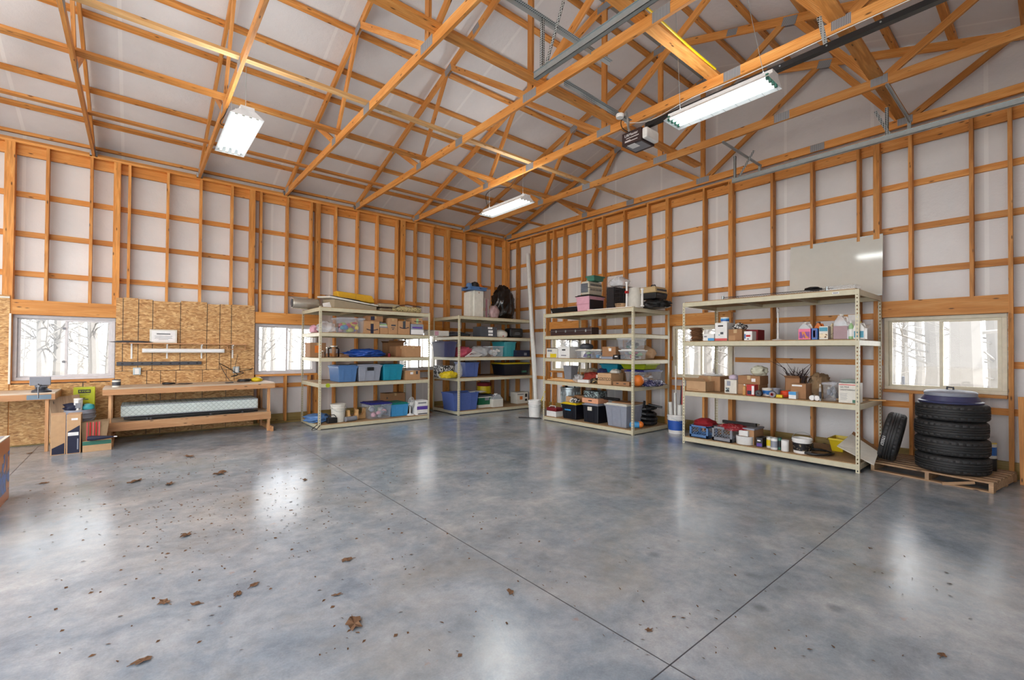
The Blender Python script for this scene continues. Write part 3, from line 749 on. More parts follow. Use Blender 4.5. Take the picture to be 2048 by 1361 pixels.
UA = shelf_unit((-5.80, -1.375, 0), 0, (2.42, 1.92, 1.42, .91, .095), 'shelving unit beside the workbench, under the roll and flat boxes')
UB = shelf_unit((-2.57, -1.375, 0), 0, (2.42, 1.92, 1.41, .905, .10), 'shelving unit in the corner, with a black trash bag on top')
UC = shelf_unit((-1.375, -3.07, 0), -math.pi / 2, (2.42, 1.92, 1.42, .91, .095), 'shelving unit with the pet carriers on top', Dp=1.24)
UD = shelf_unit((-1.24, -6.43, 0), -math.pi / 2, (2.44, 1.765, .905, .12), 'shelving unit with whiteboard on top, left of the tyres', Wd=2.5, Dp=1.2)
mat('bluegrey', (.42, .50, .56), .6)
# ------------------------------------------------------------------ builders for the stored things
# every builder works in a frame whose origin is the front left bottom corner: x to the right, y away from the viewer, z up
def slot(side, off, z, px0, px1, pyt, pyb=None):
    ax = 1 if side == 'L' else 0
    pm = (px0 + px1) / 2
    lo = hit(pm, pyt, ax, off); h = lo.z - z
    py = pyt if h < 0.05 else (pyt + 12)
    a = hit(px0, py, ax, off); b = hit(px1, py, ax, off)
    if side == 'L': return (a.x, off, z), 0.0, b.x - a.x, h
    return (off, a.y, z), -math.pi / 2, a.y - b.y, h
def carton(label, s, d, color='card', name='cardboard_box', cat='box', tape=True, flap=None, dy=0, rz=0, patch=None, group=None, strip=True, h=None):
    (loc, r0, w, hh) = s; h = h or hh
    r = empty(name, loc, r0 + rz); tag(r, label, cat, group)
    open_ = flap == 'open'
    b = MB()
    if open_:
        t = .005; b.box(0, w, dy, dy + t, 0, h); b.box(0, w, dy + d - t, dy + d, 0, h); b.box(0, t, dy, dy + d, 0, h); b.box(w - t, w, dy, dy + d, 0, h); b.box(0, w, dy, dy + d, 0, t)
        b.build('carton_body', color, r)
        f = min(d, w) * .38
        for k, (p, q) in enumerate((((0, dy, h), (w, dy, h)), ((w, dy + d, h), (0, dy + d, h)))):
            sg = -1 if k == 0 else 1
            MB().add([(p[0], p[1], h), (q[0], q[1], h), (q[0], q[1] + sg * f * .7, h + f * .45 - .15 * f * k), (p[0], p[1] + sg * f * .7, h + f * .45 - .15 * f * k)], [(0, 1, 2, 3)]).build('flap', color, r).modifiers.new('s', 'SOLIDIFY').thickness = .004
    else:
        b.box(0, w, dy, dy + d, 0, h); b.build('carton_body', color, r, bev=.004)
        if tape and w > .08:
            MB().box(w * .5 - .025, w * .5 + .025, dy - .001, dy + d + .001, h - .06, h + .0012).build('packing_tape', 'tape', r)
    if patch:
        for (u0, u1, v0, v1, c) in patch: MB().box(w * u0, w * u1, dy - .0022, dy - .0004, h * v0, h * v1).build('printed_label', c, r)
    r['w'] = w; r['h'] = h
    return r
def smile(r, sc=1.0, x=.5, z=.5):
    w, h = r['w'], r['h']; pts = [(w * x + .38 * w * sc * math.cos(a), -.003, h * z - .02 + .16 * h * math.sin(a)) for a in [math.radians(200 + 14 * k) for k in range(11)]]
    MB().tube(pts, .005 * sc + .003, 6).build('arrow_print', 'navy', r)
    e = pts[-1]; MB().tube([e, (e[0] + .012, -.003, e[2] - .022)], .005, 5).build('arrow_tip', 'navy', r)
def hexlat(): pass
def tote(label, s, d, color, lid=None, taper=.12, name='storage_tote', cat='storage tote', dy=0, rz=0, latch=None, open_=False, lidmat=None, ribs=True, content=None, group=None, rim=True, h=None):
    (loc, r0, w, hh) = s; h = h or hh; r = empty(name, loc, r0 + rz); tag(r, label, cat, group)
    lidh = .035 if lid else 0; tx = w * taper / 2; ty = d * taper / 2; H = h - lidh; b = MB(); t = .006
    if open_:
        o = [(tx, dy + ty, 0), (w - tx, dy + ty, 0), (w - tx, dy + d - ty, 0), (tx, dy + d - ty, 0), (0, dy, H), (w, dy, H), (w, dy + d, H), (0, dy + d, H)]
        i = [(x + (t if x < w / 2 else -t), y + (t if y < dy + d / 2 else -t), max(z, t)) for x, y, z in o]
        b.add(o + i, [(3, 2, 1, 0), (0, 1, 5, 4), (1, 2, 6, 5), (2, 3, 7, 6), (3, 0, 4, 7), (8, 9, 10, 11), (9, 8, 12, 13), (10, 9, 13, 14), (11, 10, 14, 15), (8, 11, 15, 12), (4, 5, 13, 12), (5, 6, 14, 13), (6, 7, 15, 14), (7, 4, 12, 15)])
    else: b.box(0, w, dy, dy + d, 0, H, tx=tx, ty=ty)
    b.build('tote_body', color, r, bev=.012 if not open_ else .0)
    q = MB(); e = .012
    if rim and not lid:
        q.box(-e, w + e, dy - e, dy + .004, H - .03, H); q.box(-e, w + e, dy + d - .004, dy + d + e, H - .03, H); q.box(-e, .004, dy - e, dy + d + e, H - .03, H); q.box(w - .004, w + e, dy - e, dy + d + e, H - .03, H)
        q.build('rim', color, r, bev=.003)
    elif rim:
        MB().box(-e * .5, w + e * .5, dy - e * .5, dy + d + e * .5, H - .03, H).build('rim', color, r, bev=.004)
    if ribs:
        g = MB(); yy = lambda z: dy + ty * (1 - z / H)
        for u in (.30, .70):
            for z0, z1 in ((.02, H - .05),):
                x0 = w * u - .008; x1 = w * u + .008
                g.add([(x0, yy(z0) - .007, z0), (x1, yy(z0) - .007, z0), (x1, yy(z1) - .007, z1), (x0, yy(z1) - .007, z1), (x0, yy(z0) + .01, z0), (x1, yy(z0) + .01, z0), (x1, yy(z1) + .01, z1), (x0, yy(z1) + .01, z1)],
                      [(0, 1, 2, 3), (0, 3, 7, 4), (1, 5, 6, 2), (3, 2, 6, 7), (0, 4, 5, 1)])
        g.box(w * .3, w * .7, dy + ty * .15 - .006, dy + ty * .3 + .01, H * .74, H * .77)
        g.build('moulded_ribs', color, r)
    if lid:
        l = MB(); l.box(-.018, w + .018, dy - .018, dy + d + .018, H, H + .018); l.box(.02, w - .02, dy + .02, dy + d - .02, H + .018, H + .035)
        l.build('lid', lidmat or lid, r, bev=.006)
    if latch: MB().box(w * .36, w * .64, dy - .03, dy - .008, H * .70, H * .92).build('latch', latch, r, bev=.005)
    r['w'] = w; r['h'] = h
    return r
def clear_bin(label, s, d, lid, contents, n=14, seed=1, **k):
    r = tote(label, s, d, 'clear_bin', lid, taper=.08, name='clear_bin', cat='storage bin', ribs=False, **k)
    w, h = r['w'], r['h']; rr = random.Random(seed); dy = k.get('dy', 0)
    for i in range(n):
        sx = rr.uniform(.16, .3) * w; sy = rr.uniform(.18, .3) * d; sz = rr.uniform(.15, .35) * h
        x = rr.uniform(.12 * w + sx * .4, w * .88 - sx * .4); y = dy + rr.uniform(.1 * d + sy * .45, d * .9 - sy * .45); z = rr.uniform(.01, h * .78 - sz)
        MB().lump(sx * .5, sy * .5, sz, i + seed, .3, sub=10, cx=x, cy=y, cz=max(z, .008)).build('stored_item', contents[i % len(contents)], r, smooth='all')
    return r
def lump(label, s, d, color, name, cat, seed=1, amp=.3, fr=2.4, sub=30, dy=0, fold=.35, h=None, group=None, wf=1.0):
    (loc, r0, w, hh) = s; h = h or hh; r = MB().lump(w / 2 * .95 * wf, d / 2, h, seed, amp, fr, cx=0, cy=0, cz=0, sub=sub, fold=fold)
    o = r.build(name, color, None, smooth='all'); c = Matrix.Rotation(r0, 4, 'Z') @ Vector((w / 2, dy + d / 2, 0)); o.location = Vector(loc) + c; o.rotation_euler = (0, 0, r0)
    tag(o, label, cat, group); return o
def round_(label, cx, cy, z, prof, color, name, cat, n=28, group=None, rz=0):
    r = empty(name, (cx, cy, z), rz); tag(r, label, cat, group); MB().lathe(prof, n).build('body', color, r, smooth=True); return r
def bucket(label, cx, cy, z, rad, h, color='white', lid=None, band=None, bail=True, rz=0, bail_up=False, name='bucket', metal=False, cat='bucket'):
    r = empty(name, (cx, cy, z), rz); tag(r, label, cat)
    rb = rad * .86
    pr = [(rb, 0), (rb + (rad - rb) * .75, h * .75), (rad * 1.04, h * .76), (rad * 1.04, h * .79), (rad * .985, h * .80), (rad * .99, h * .88), (rad * 1.04, h * .89), (rad * 1.04, h * .92), (rad, h * .93), (rad, h)]
    if lid: MB().lathe(pr, 32).build('bucket_body', color, r, smooth=True); MB().lathe([(rad * 1.05, h - .025), (rad * 1.06, h + .004), (rad * .9, h + .006), (rad * .86, h - .004), (.001, h - .004)], 32).build('lid', lid, r, smooth=True)
    else:
        MB().lathe(pr + [(rad * .95, h), (rb * .95, .01), (.001, .01)], 32).build('bucket_body', color, r, smooth=True)
    if band: MB().lathe([(rb + (rad - rb) * .18 + .0015, h * .18), (rb + (rad - rb) * .7 + .0015, h * .70)], 32, cap=False).build('label_band', band, r, smooth=True)
    if bail:
        pts = []
        for k in range(13):
            a = math.pi * k / 12; x = math.cos(a) * rad * 1.06; q = math.sin(a) * rad * 1.0
            pts.append((x, -.25 * q, h * .85 + q * .97) if bail_up else (x, -rad * 1.02 * math.sin(a) ** .5 if 0 < k < 12 else 0, h * .85 - q * .62))
        MB().tube(pts, .003, 6).build('bail_handle', 'galv', r, smooth=True)
    return r
def ctr(s, d, dy=0):
    (loc, r0, w, h) = s; return Vector(loc) + Matrix.Rotation(r0, 4, 'Z') @ Vector((w / 2, dy + d / 2, 0))
def can(label, s, color, band=None, lid='galv', name='paint_can', cat='can', dy=0, h=None):
    w = s[2]; h = h or s[3]; c = ctr(s, w, dy); rad = w / 2; r = empty(name, c, s[1]); tag(r, label, cat)
    MB().lathe([(rad * .97, 0), (rad, .004), (rad, h - .006), (rad * .97, h)], 28).build('can_body', color, r, smooth=True)
    MB().lathe([(rad * 1.015, h - .008), (rad * 1.015, h + .002), (rad * .86, h + .002), (rad * .84, h - .003), (.001, h - .003)], 28).build('can_lid', lid, r, smooth=True)
    if band: MB().lathe([(rad + .001, h * .2), (rad + .001, h * .75)], 28, cap=False).build('label_band', band, r, smooth=True)
    return r
def jug(label, s, d, liquid, fill=.5, cap='white', body='clear_bag', name='jug', cat='jug', band=None, dy=0):
    (loc, r0, w, h) = s; r = empty(name, loc, r0); tag(r, label, cat)
    poly = [(0, 0), (w, 0), (w, h * .62), (w * .78, h * .80), (w * .62, h * .88), (w * .62, h * .93), (w * .30, h * .93), (w * .30, h * .88), (w * .1, h * .76), (0, h * .62)]
    MB().prism(poly, dy, dy + d).build('jug_body', body, r, bev=.006)
    if liquid: MB().box(-.0012, w + .0012, dy - .0012, dy + d + .0012, .003, h * fill).build('liquid', liquid, r)
    MB().lathe([(w * .15, h * .93), (w * .15, h), (.001, h)], 18, cx=w * .46, cy=dy + d / 2).build('cap', cap, r, smooth=True)
    MB().tube([(w * .62, dy + d / 2, h * .86), (w * .85, dy + d / 2, h * .88), (w * .97, dy + d / 2, h * .70)], .010, 8).build('handle', body if body != 'clear_bag' else 'white', r, smooth=True)
    if band: MB().box(.01, w - .01, dy - .0015, dy + .0, h * .08, h * .45).build('printed_label', band, r)
    return r
def bottle(label, s, color, cap='white', band=None, name='bottle', dy=0, pump=False):
    (loc, r0, w, h) = s; c = ctr(s, w, dy); q = w / 2; r = empty(name, c, r0); tag(r, label, 'bottle')
    MB().lathe([(q * .9, 0), (q, .006), (q, h * .68), (q * .85, h * .76), (q * .35, h * .84), (q * .35, h * .9)], 22).build('bottle_body', color, r, smooth=True)
    MB().lathe([(q * .4, h * .88), (q * .36, h), (.001, h)], 16).build('cap', cap, r, smooth=True)
    if band: MB().lathe([(q + .001, h * .15), (q + .001, h * .55)], 22, cap=False).build('printed_label', band, r, smooth=True)
    return r
def crate(label, s, d, color, dy=0, rz=0):
    (loc, r0, w, h) = s; r = empty('milk_crate', loc, r0 + rz); tag(r, label, 'milk crate', 'milk crates under the long shelves')
    b = MB(); t = .014
    b.box(0, w, dy, dy + d, 0, t)
    for z0, z1 in ((0, h * .26), (h * .86, h)):
        b.box(0, w, dy, dy + t, z0, z1); b.box(0, w, dy + d - t, dy + d, z0, z1); b.box(0, t, dy, dy + d, z0, z1); b.box(w - t, w, dy, dy + d, z0, z1)
    for x, y in ((0, dy), (w - .035, dy), (0, dy + d - .035), (w - .035, dy + d - .035)): b.box(x, x + .035, y, y + .035, 0, h)
    b.build('crate_frame', color, r, bev=.002)
    g = MB(); n = 7; z0, z1 = h * .24, h * .88
    for k in range(-n, n + 1):
        for sg in (1, -1):
            # a diagonal from the bottom to the top, clipped to the panel
            x0 = w * (k / n); x1 = x0 + sg * (z1 - z0)
            a, bb = (x0, z0), (x1, z1)
            def clip(a, bb, W):
                (xa, za), (xb, zb) = a, bb
                if xa > xb: xa, za, xb, zb = xb, zb, xa, za
                if xb < .03 or xa > W - .03: return None
                if xa < .03: za += (zb - za) * (.03 - xa) / (xb - xa); xa = .03
                if xb > W - .03: zb = za + (zb - za) * (W - .03 - xa) / (xb - xa); xb = W - .03
                return (xa, za), (xb, zb)
            c = clip(a, bb, w)
            if c and abs(c[0][0] - c[1][0]) > .01: g.tube([(c[0][0], dy + .006, c[0][1]), (c[1][0], dy + .006, c[1][1])], .0035, 4)
            x0 = d * (k / n); c = clip((x0, z0), (x0 + sg * (z1 - z0), z1), d)
            if c and abs(c[0][0] - c[1][0]) > .01: g.tube([(w - .006, dy + c[0][0], c[0][1]), (w - .006, dy + c[1][0], c[1][1])], .0035, 4)
    g.build('lattice', color, r)
    r['h'] = h; return r
def coil(label, c, rad, n, r, m_, name, cat, tilt=(0, 0, 0), seed=1, dz=.0):
    rr = random.Random(seed); pts = []
    for k in range(n * 16):
        a = 2 * math.pi * k / 16; q = rad * (1 + .10 * math.sin(k * .37 + seed) + .05 * rr.uniform(-1, 1))
        pts.append((math.cos(a) * q, math.sin(a) * q, r + dz * k / 16 + .5 * r * (1 + math.sin(k * .61))))
    o = MB().tube(pts, r, 7).build(name, m_, None, c, tilt, smooth=True); tag(o, label, cat); return o

# ------------------------------------------------------------------ workbenches and the left wall
def bench(label, x0, x1, y0, y1, zt, zs, name='workbench'):
    r = empty(name, (x0, y0, 0)); tag(r, label, 'workbench', 'plywood topped workbenches'); w = x1 - x0; d = y1 - y0
    MB().box(0, w, 0, d, zt - .02, zt).build('benchtop', 'benchtop', r)
    def bd(n, p, q, ww=.089, t=.038, up=(0, 0, 1)): beam(n, p, q, ww, t, 'pine_bench', r, up=up)
    za = zt - .065
    bd('apron', (0, .019, za), (w, .019, za)); bd('apron', (0, d - .019, za), (w, d - .019, za)); bd('apron', (.019, .04, za), (.019, d - .04, za)); bd('apron', (w - .019, .04, za), (w - .019, d - .04, za))
    for x in (.09, w - .09):
        for y in (.08, d - .06): bd('leg', (x, y, .0), (x, y, zt - .11), .089, .038, (0, 1, 0))
    return r, w, d, bd
wood('benchtop', (.74, .66, .56), (.80, .73, .64), (.86, .80, .73), knots=False)
BR, bw, bd_, bf = bench('long workbench with a mattress on its lower shelf', -8.96, -6.47, -.86, -.03, .93, .33)
MB().box(.05, bw - .05, .06, bd_ - .02, .345, .362).build('lower_shelf', 'benchtop', BR)
bf('shelf_apron', (.06, .03, .30), (bw - .06, .03, .30), .14); bf('shelf_apron', (.06, bd_ - .03, .30), (bw - .06, bd_ - .03, .30))
for x in (.09, bw - .09): beam('foot', (x + .035, -.10, .045), (x + .035, bd_ - .02, .045), .089, .038, 'pine_bench', BR)
B2, b2w, b2d, bf2 = bench('workbench at the left edge with a vise bolted on its corner', -12.0, -9.50, -.80, -.03, .90, 0)
MB().box(b2w - .30, b2w - .04, -.002, -.0005, .80, .87).build('paint_patch', 'bluegrey', B2)
# leaning board under the left bench
beam('leaning_board', (-9.36, -.42, .005), (-9.46, -.40, .80), .42, .014, 'pallet_wood').name = 'leaning_board'
tag(bpy.data.objects['leaning_board'], 'weathered board leaning against the end of the left workbench', 'board')
# mattress and folded bed frame
mr = empty('mattress', (-8.74, -.70, .43)); tag(mr, 'pale quilted mattress stored on the shelf of the long workbench', 'mattress')
def quilt():
    M, nt, b = nmat('quilt'); v, _ = mapping(nt, (1, 1, 1), rand=False); sep = nt.nodes.new('ShaderNodeSeparateXYZ'); nt.links.new(v, sep.inputs[0])
    a = mathn(nt, 'ABSOLUTE', mathn(nt, 'SINE', mathn(nt, 'MULTIPLY', mathn(nt, 'ADD', sep.outputs[0], sep.outputs[2]), 40))); c = mathn(nt, 'ABSOLUTE', mathn(nt, 'SINE', mathn(nt, 'MULTIPLY', mathn(nt, 'SUBTRACT', sep.outputs[0], sep.outputs[2]), 40)))
    h = mathn(nt, 'MINIMUM', a, c); nt.links.new(ramp(nt, h, [(0, lin((.60, .65, .64))), (.35, lin((.76, .80, .79)))]), b.inputs['Base Color']); b.inputs['Roughness'].default_value = .8
    bump(nt, b, h, .5, .006); MATS['quilt'] = M
quilt()
MB().box(0, 2.02, 0, .62, 0, .20).build('mattress_body', 'quilt', mr, bev=.03)
MB().tube([(.01, .0, .19), (2.01, .0, .19), (2.01, .62, .19), (.01, .62, .19)], .007, 6, closed=True).build('piping', 'grey', mr)
MB().tube([(.01, .0, .01), (2.01, .0, .01), (2.01, .62, .01), (.01, .62, .01)], .007, 6, closed=True).build('piping', 'grey', mr)
bfm = empty('folded_bed_frame', (-8.70, -.74, .364)); tag(bfm, 'folded black metal bed frame lying under the mattress', 'bed frame')
for k, (x0, x1, y, z) in enumerate(((.0, 1.9, .02, .045), (.15, 1.98, .10, .022), (.05, 1.85, .18, .045), (.2, 1.95, .55, .03))): MB().box(x0, x1, y, y + .03, z - .02, z + .016).build('steel_rail', 'black', bfm)
for x in (.3, .35, 1.2, 1.7): MB().lathe([(.016, 0), (.016, .03)], 12).build('leg_glide', 'dgrey', bfm, (x, -.02, .03), (math.pi / 2, 0, 0))
# on the bench
s_ = lambda a, b, t, y=-.45, z=.93: slot('L', y, z, a, b, t)
r = round_('small paint can with a printed label on the left end of the long workbench', -8.80, -.62, .93, [(.055, 0), (.056, .12), (.05, .125)], 'offwhite', 'paint_can', 'paint can'); MB().lathe([(.0568, .03), (.0568, .09)], 24, cap=False).build('label_band', 'dgrey', r); MB().lathe([(.057, .118), (.057, .128), (.001, .126)], 24).build('can_lid', 'navy', r)
coil('flat coil of black cord on the long workbench', (-8.10, -.45, .93), .085, 4, .010, 'black', 'cord_coil', 'cord', dz=.004)
cord('cord_tail', [(-8.02, -.45, .942), (-7.9, -.55, .938), (-7.75, -.42, .938), (-7.95, -.3, .938)], .005, 'black', 'loose end of black cord beside the coil on the long workbench')
coil('tangle of black tool cable on the right end of the long workbench', (-6.92, -.40, .93), .10, 5, .011, 'black', 'cable_tangle', 'cable', dz=.007, seed=4)
o = MB().lump(.10, .07, .09, 3, .3, sub=20, fold=.3).build('work_gloves', 'yellow', None, (-6.70, -.40, .93), smooth='all'); tag(o, 'small heap of yellow work gloves on the right end of the long workbench', 'gloves')
tag(MB().box(0, .13, 0, .05, 0, .015).build('dark_file', 'dgrey', None, (-7.25, -.62, .931), (0, 0, .2), bev=.003), 'small dark flat tool lying at the front of the long workbench', 'tool')
# vise
v = empty('bench_vise', (-9.66, -.66, .90)); v.scale = (1.12, 1.12, 1.12); tag(v, 'grey steel bench vise on the corner of the left workbench', 'vise')
MB().lathe([(.10, 0), (.10, .02), (.06, .05), (.055, .08)], 24).build('swivel_base', 'dgrey', v, smooth=True)
MB().box(-.06, .06, -.08, .12, .07, .13).box(-.09, .09, -.10, -.05, .13, .21).box(-.05, .05, -.02, .10, .13, .19).build('vise_body', 'grey', v, bev=.008)
MB().box(-.10, .10, -.14, -.105, .10, .215).build('front_jaw', 'grey', v, bev=.006)
MB().tube([(0, -.30, .10), (0, -.08, .10)], .014, 10).build('screw', 'steel', v, smooth=True)
MB().tube([(0, -.28, -.06), (0, -.28, .12)], .007, 8).lathe([(.001, 0), (.013, .006), (.001, .02)], 10, cx=0, cy=-.28, cz=.115).build('handle_bar', 'steel', v, smooth=True)
# shelf rail, brackets and lamp on the strand board
rr = empty('wall_shelf', (hit(243, 688, 1, -.1).x, -.02, 1.66)); tag(rr, 'long narrow wooden shelf strip on the strand board wall above the workbench', 'shelf')
wr_ = hit(492, 690, 1, -.1).x - rr.location.x
MB().box(0, wr_, -.13, .0, .0, .018).build('shelf_board', 'pine_bench', rr)
for px in (263, 334, 403, 465):
    x = hit(px, 700, 1, -.02).x - rr.location.x
    MB().box(x - .012, x + .012, -.004, .004, -.27, .0).box(x - .01, x + .01, -.12, .0, -.02, -.002).build('bracket', 'white', rr)
bq = MB(); x0 = hit(453, 700, 1, -.06).x - rr.location.x; x1 = wr_
bq.box(x0, x1 - .0, -.07, -.05, -.10, -.085); bq.box(x0, x0 + .02, -.07, -.05, -.085, 0); bq.box(x1 - .02, x1, -.07, -.05, -.085, 0); bq.build('wooden_rack', 'pine_bench', rr)
lt = empty('strip_light', (hit(284, 704, 1, -.1).x, -.12, 1.50)); tag(lt, 'long white strip light mounted below the wooden shelf strip', 'strip light'); lw = hit(449, 704, 1, -.1).x - lt.location.x
MB().box(0, lw, 0, .09, .0, .075).build('light_housing', 'white', lt, bev=.01); MB().box(.02, lw - .02, -.012, .0, .02, .05).build('lens', 'ledcase', lt, bev=.004)
ps = empty('power_strip', (hit(233, 727, 1, -.03).x, -.045, 1.27)); tag(ps, 'long dark power strip screwed to the strand board above the workbench', 'power strip'); pw = hit(403, 727, 1, -.03).x - ps.location.x
MB().box(0, pw, 0, .04, 0, .065).build('strip_body', 'dgrey', ps, bev=.004)
for k in range(9): MB().box(pw * (.05 + .11 * k), pw * (.05 + .11 * k) + .03, -.002, .0, .02, .045).build('socket', 'black', ps)
o = MB().lump(.24, .05, .035, 5, .5, sub=24, fold=.5).build('hand_tools_pile', 'dgrey', None, (hit(262, 684, 1, -.08).x, -.09, 1.678), smooth='all'); tag(o, 'small dark pile of hand tools on the left end of the wooden shelf strip', 'tools')
sg = empty('framed_notice', (hit(327, 676, 1, -.06).x, -.075, 1.679)); tag(sg, 'small framed paper notice standing on the shelf strip over the workbench', 'sign')
MB().box(-.20, .20, 0, .012, 0, .245).build('picture_frame', 'offwhite', sg, bev=.003); MB().box(-.175, .175, -.002, -.0002, .022, .223).build('paper', 'paper', sg)
for k, (z0, hw) in enumerate(((.165, .10), (.125, .13), (.105, .12), (.085, .13), (.065, .07))): MB().box(-hw, hw, -.0035, -.002, z0 - (.008 if k == 0 else .003), z0 + (.008 if k == 0 else .003)).build('printed_line', 'dgrey' if k == 0 else 'grey', sg)
for px, py, q in ((274, 743, 'left'), (472, 740, 'right')):
    p = hit(px, py, 1, -.013); o = empty('wall_outlet', (p.x, -.014, p.z)); tag(o, 'electrical outlet on the strand board, at the %s of the workbench' % q, 'outlet')
    MB().box(-.055, .055, -.03, 0, -.065, .065).build('outlet_box', 'galv', o, bev=.004); MB().box(-.03, .03, -.034, -.03, -.05, .05).build('outlet_face', 'white', o, bev=.002)
cord('extension_lead', [(-7.28, -.05, 1.27), (-7.22, -.10, 1.12), (-7.13, -.15, .96), (-7.08, -.2, .94)], .005, 'black', 'black cord hanging from the right end of the power strip to the workbench')
cord('extension_lead', [(-7.30, -.05, 1.30), (-7.15, -.06, 1.20), (-6.98, -.08, 1.06), (-7.10, -.08, 1.03), (-6.88, -.08, 1.09), (-6.95, -.06, 1.12), (-6.75, -.06, 1.16), (-6.72, -.05, 1.19)], .007, 'black', 'knotted black cord running from the power strip to the right outlet')
cord('extension_lead', [(-6.98, -.05, 1.47), (-7.0, -.06, 1.35), (-7.02, -.06, 1.25), (-7.04, -.08, 1.05), (-7.05, -.15, .94)], .004, 'black', 'thin cord dropping from the white strip light')

# things on the floor between the two benches
def tall_carton(label, px0, px1, pyb, h, d, rz, dark):
    p = hit(px0, pyb, 2, 0); q = hit(px1, pyb - 2, 2, 0); w = .155; r = empty('cardboard_carton', (p.x, p.y, 0), rz); tag(r, label, 'box', 'tall slim cartons beside the left bench')
    MB().box(0, w, 0, d, 0, h).build('carton_body', 'card3', r, bev=.004)
    z1, z2 = dark
    MB().add([(.012, -.0015, .01), (w - .012, -.0015, .01), (w - .012, -.0015, z2), (.012, -.0015, z1)], [(0, 1, 2, 3)]).build('dark_print', 'navy', r)
    return r
a = tall_carton('tall slim carton with a small dark printed corner, left of its twin', 104, 131, 911, .59, .33, .10, (.10, .17))
a.location = (-9.50, -1.19, 0)
a = tall_carton('tall slim carton with a large dark panel and white labels, right of its twin', 131, 155, 908, .58, .33, .02, (.33, .42)); a.location = (-9.335, -1.20, 0)
MB().box(.015, .13, -.003, -.002, .27, .32).build('white_label', 'paper', a); MB().box(.05, .12, -.003, -.002, .50, .53).build('white_label', 'paper', a); MB().box(.115, .13, -.003, -.002, .06, .22).build('white_label', 'greytote', a)
bucket('grey round tub with tools, behind the two tall cartons', -9.235, -.60, 0, .185, .60, 'greytote', name='tub')
o = MB().lump(.12, .12, .12, 8, .4, sub=20, fold=.4).build('dark_cloth', 'navy', None, (-9.31, -.60, .585), smooth='all'); tag(o, 'dark cloth heaped in the grey tub', 'cloth')
o = MB().lump(.08, .07, .10, 9, .3, sub=20, fold=.4).build('turquoise_bag', 'aqua', None, (-9.14, -.62, .585), smooth='all'); tag(o, 'turquoise plastic bag in the top of the grey tub', 'bag')
bc = empty('white_container', (-9.25, -.68, .55)); tag(bc, 'tall white plastic container standing in the grey tub', 'container'); MB().lathe([(.045, 0), (.052, .20), (.05, .21)], 4, sx=1.1).build('body', 'white', bc, bev=.01); MB().lathe([(.055, .205), (.055, .23), (.001, .23)], 20).build('lid', 'white', bc, smooth=True); MB().box(-.03, .03, -.052, -.046, .08, .16).build('printed_label', 'grey', bc)
ry = empty('tool_box_carton', (hit(148, 830, 1, -.12).x, -.30, 0)); tag(ry, 'lime green tool carton standing behind the grey tub', 'box')
ryw = hit(187, 800, 1, -.25).x - ry.location.x + .02; MB().box(0, ryw, 0, .12, 0, .93).build('carton_body', 'limegreen', ry, bev=.004)
MB().box(ryw * .22, ryw * .80, -.002, -.0004, .83, .89).build('logo_plate', 'black', ry); text('RYOBI', .042, 'limegreen', ry, (ryw * .51, -.003, .86), sx=1.1)
for k, (z, u) in enumerate(((.80, .5), (.74, .3), (.72, .45), (.66, .5), (.60, .35), (.52, .4))): MB().box(ryw * .16, ryw * (.25 + u), -.0016, -.0004, z, z + (.014 if k % 3 else .006)).build('printed_text', 'dgrey', ry)
# striped paper bag, carton and rolled umbrella
bg_ = empty('paper_bag', (-9.165, -1.14, .17)); bg_.rotation_euler = (0, 0, .05); tag(bg_, 'kraft paper bag with red and pink stripes standing on a low carton', 'bag')
bb = MB(); bb.add([(0, 0, 0), (.27, 0, 0), (.27, .16, 0), (0, .16, 0), (-.02, -.01, .28), (.30, .01, .27), (.31, .17, .29), (-.01, .17, .27)], [(3, 2, 1, 0), (0, 1, 5, 4), (1, 2, 6, 5), (2, 3, 7, 6), (3, 0, 4, 7)]); bb.build('bag_body', 'kraft', bg_).modifiers.new('s', 'SOLIDIFY').thickness = .003
for k in range(5): x = .04 + k * .034; MB().add([(x, -.003, .0), (x + .018, -.003, .0), (x + .020, -.012, .275), (x + .002, -.012, .275)], [(0, 1, 2, 3)]).build('stripe', 'red' if k % 2 else 'pinkred', bg_)
lc = carton('low carton lying on the floor under the striped paper bag', ((-9.16, -1.19, 0), .04, .33, .165), .26, 'card3', tape=False, patch=[(.0, .98, .62, .98, 'greenbox')])
um = empty('rolled_umbrella', (-8.985, -1.235, .21), -.08); tag(um, 'rolled dark umbrella lying across the low carton', 'umbrella')
MB().lathe([(.035, 0), (.04, .05), (.026, .18), (.014, .28), (.008, .30)], 16).build('canopy', 'navy', um, (-.12, 0, 0), (0, math.pi / 2, 0), smooth=True)
MB().tube([(.17, 0, 0), (.22, 0, 0)], .008, 8).build('tip', 'paper', um)
# printed cabinet at the left edge
ar = empty('printed_box', (-9.70, -3.95, 0), .0); tag(ar, 'large printed box with blue and orange artwork cut by the left edge', 'box')
def artm():
    M, nt, b = nmat('artprint'); v, _ = mapping(nt, (1, 1, 1), rand=False)
    n = noise_n(nt, v, 3.2, 4, .6, 1.5); c = ramp(nt, n, [(.35, lin((.10, .22, .62))), (.47, lin((.25, .50, .85))), (.53, lin((.30, .28, .35))), (.58, lin((.85, .55, .30)))])
    sep = nt.nodes.new('ShaderNodeSeparateXYZ'); nt.links.new(v, sep.inputs[0])
    k = mathn(nt, 'ADD', mathn(nt, 'GREATER_THAN', sep.outputs[2], .50), mathn(nt, 'LESS_THAN', sep.outputs[2], .10))
    nt.links.new(mix(nt, k, c, lin((.80, .48, .24))), b.inputs['Base Color']); b.inputs['Roughness'].default_value = .3; MATS['artprint'] = M
artm()
ar.location = (-9.57, -4.9, 0)
MB().box(-.75, 0, 0, 1.38, 0, .645).build('box_body', 'artprint', ar, bev=.003)
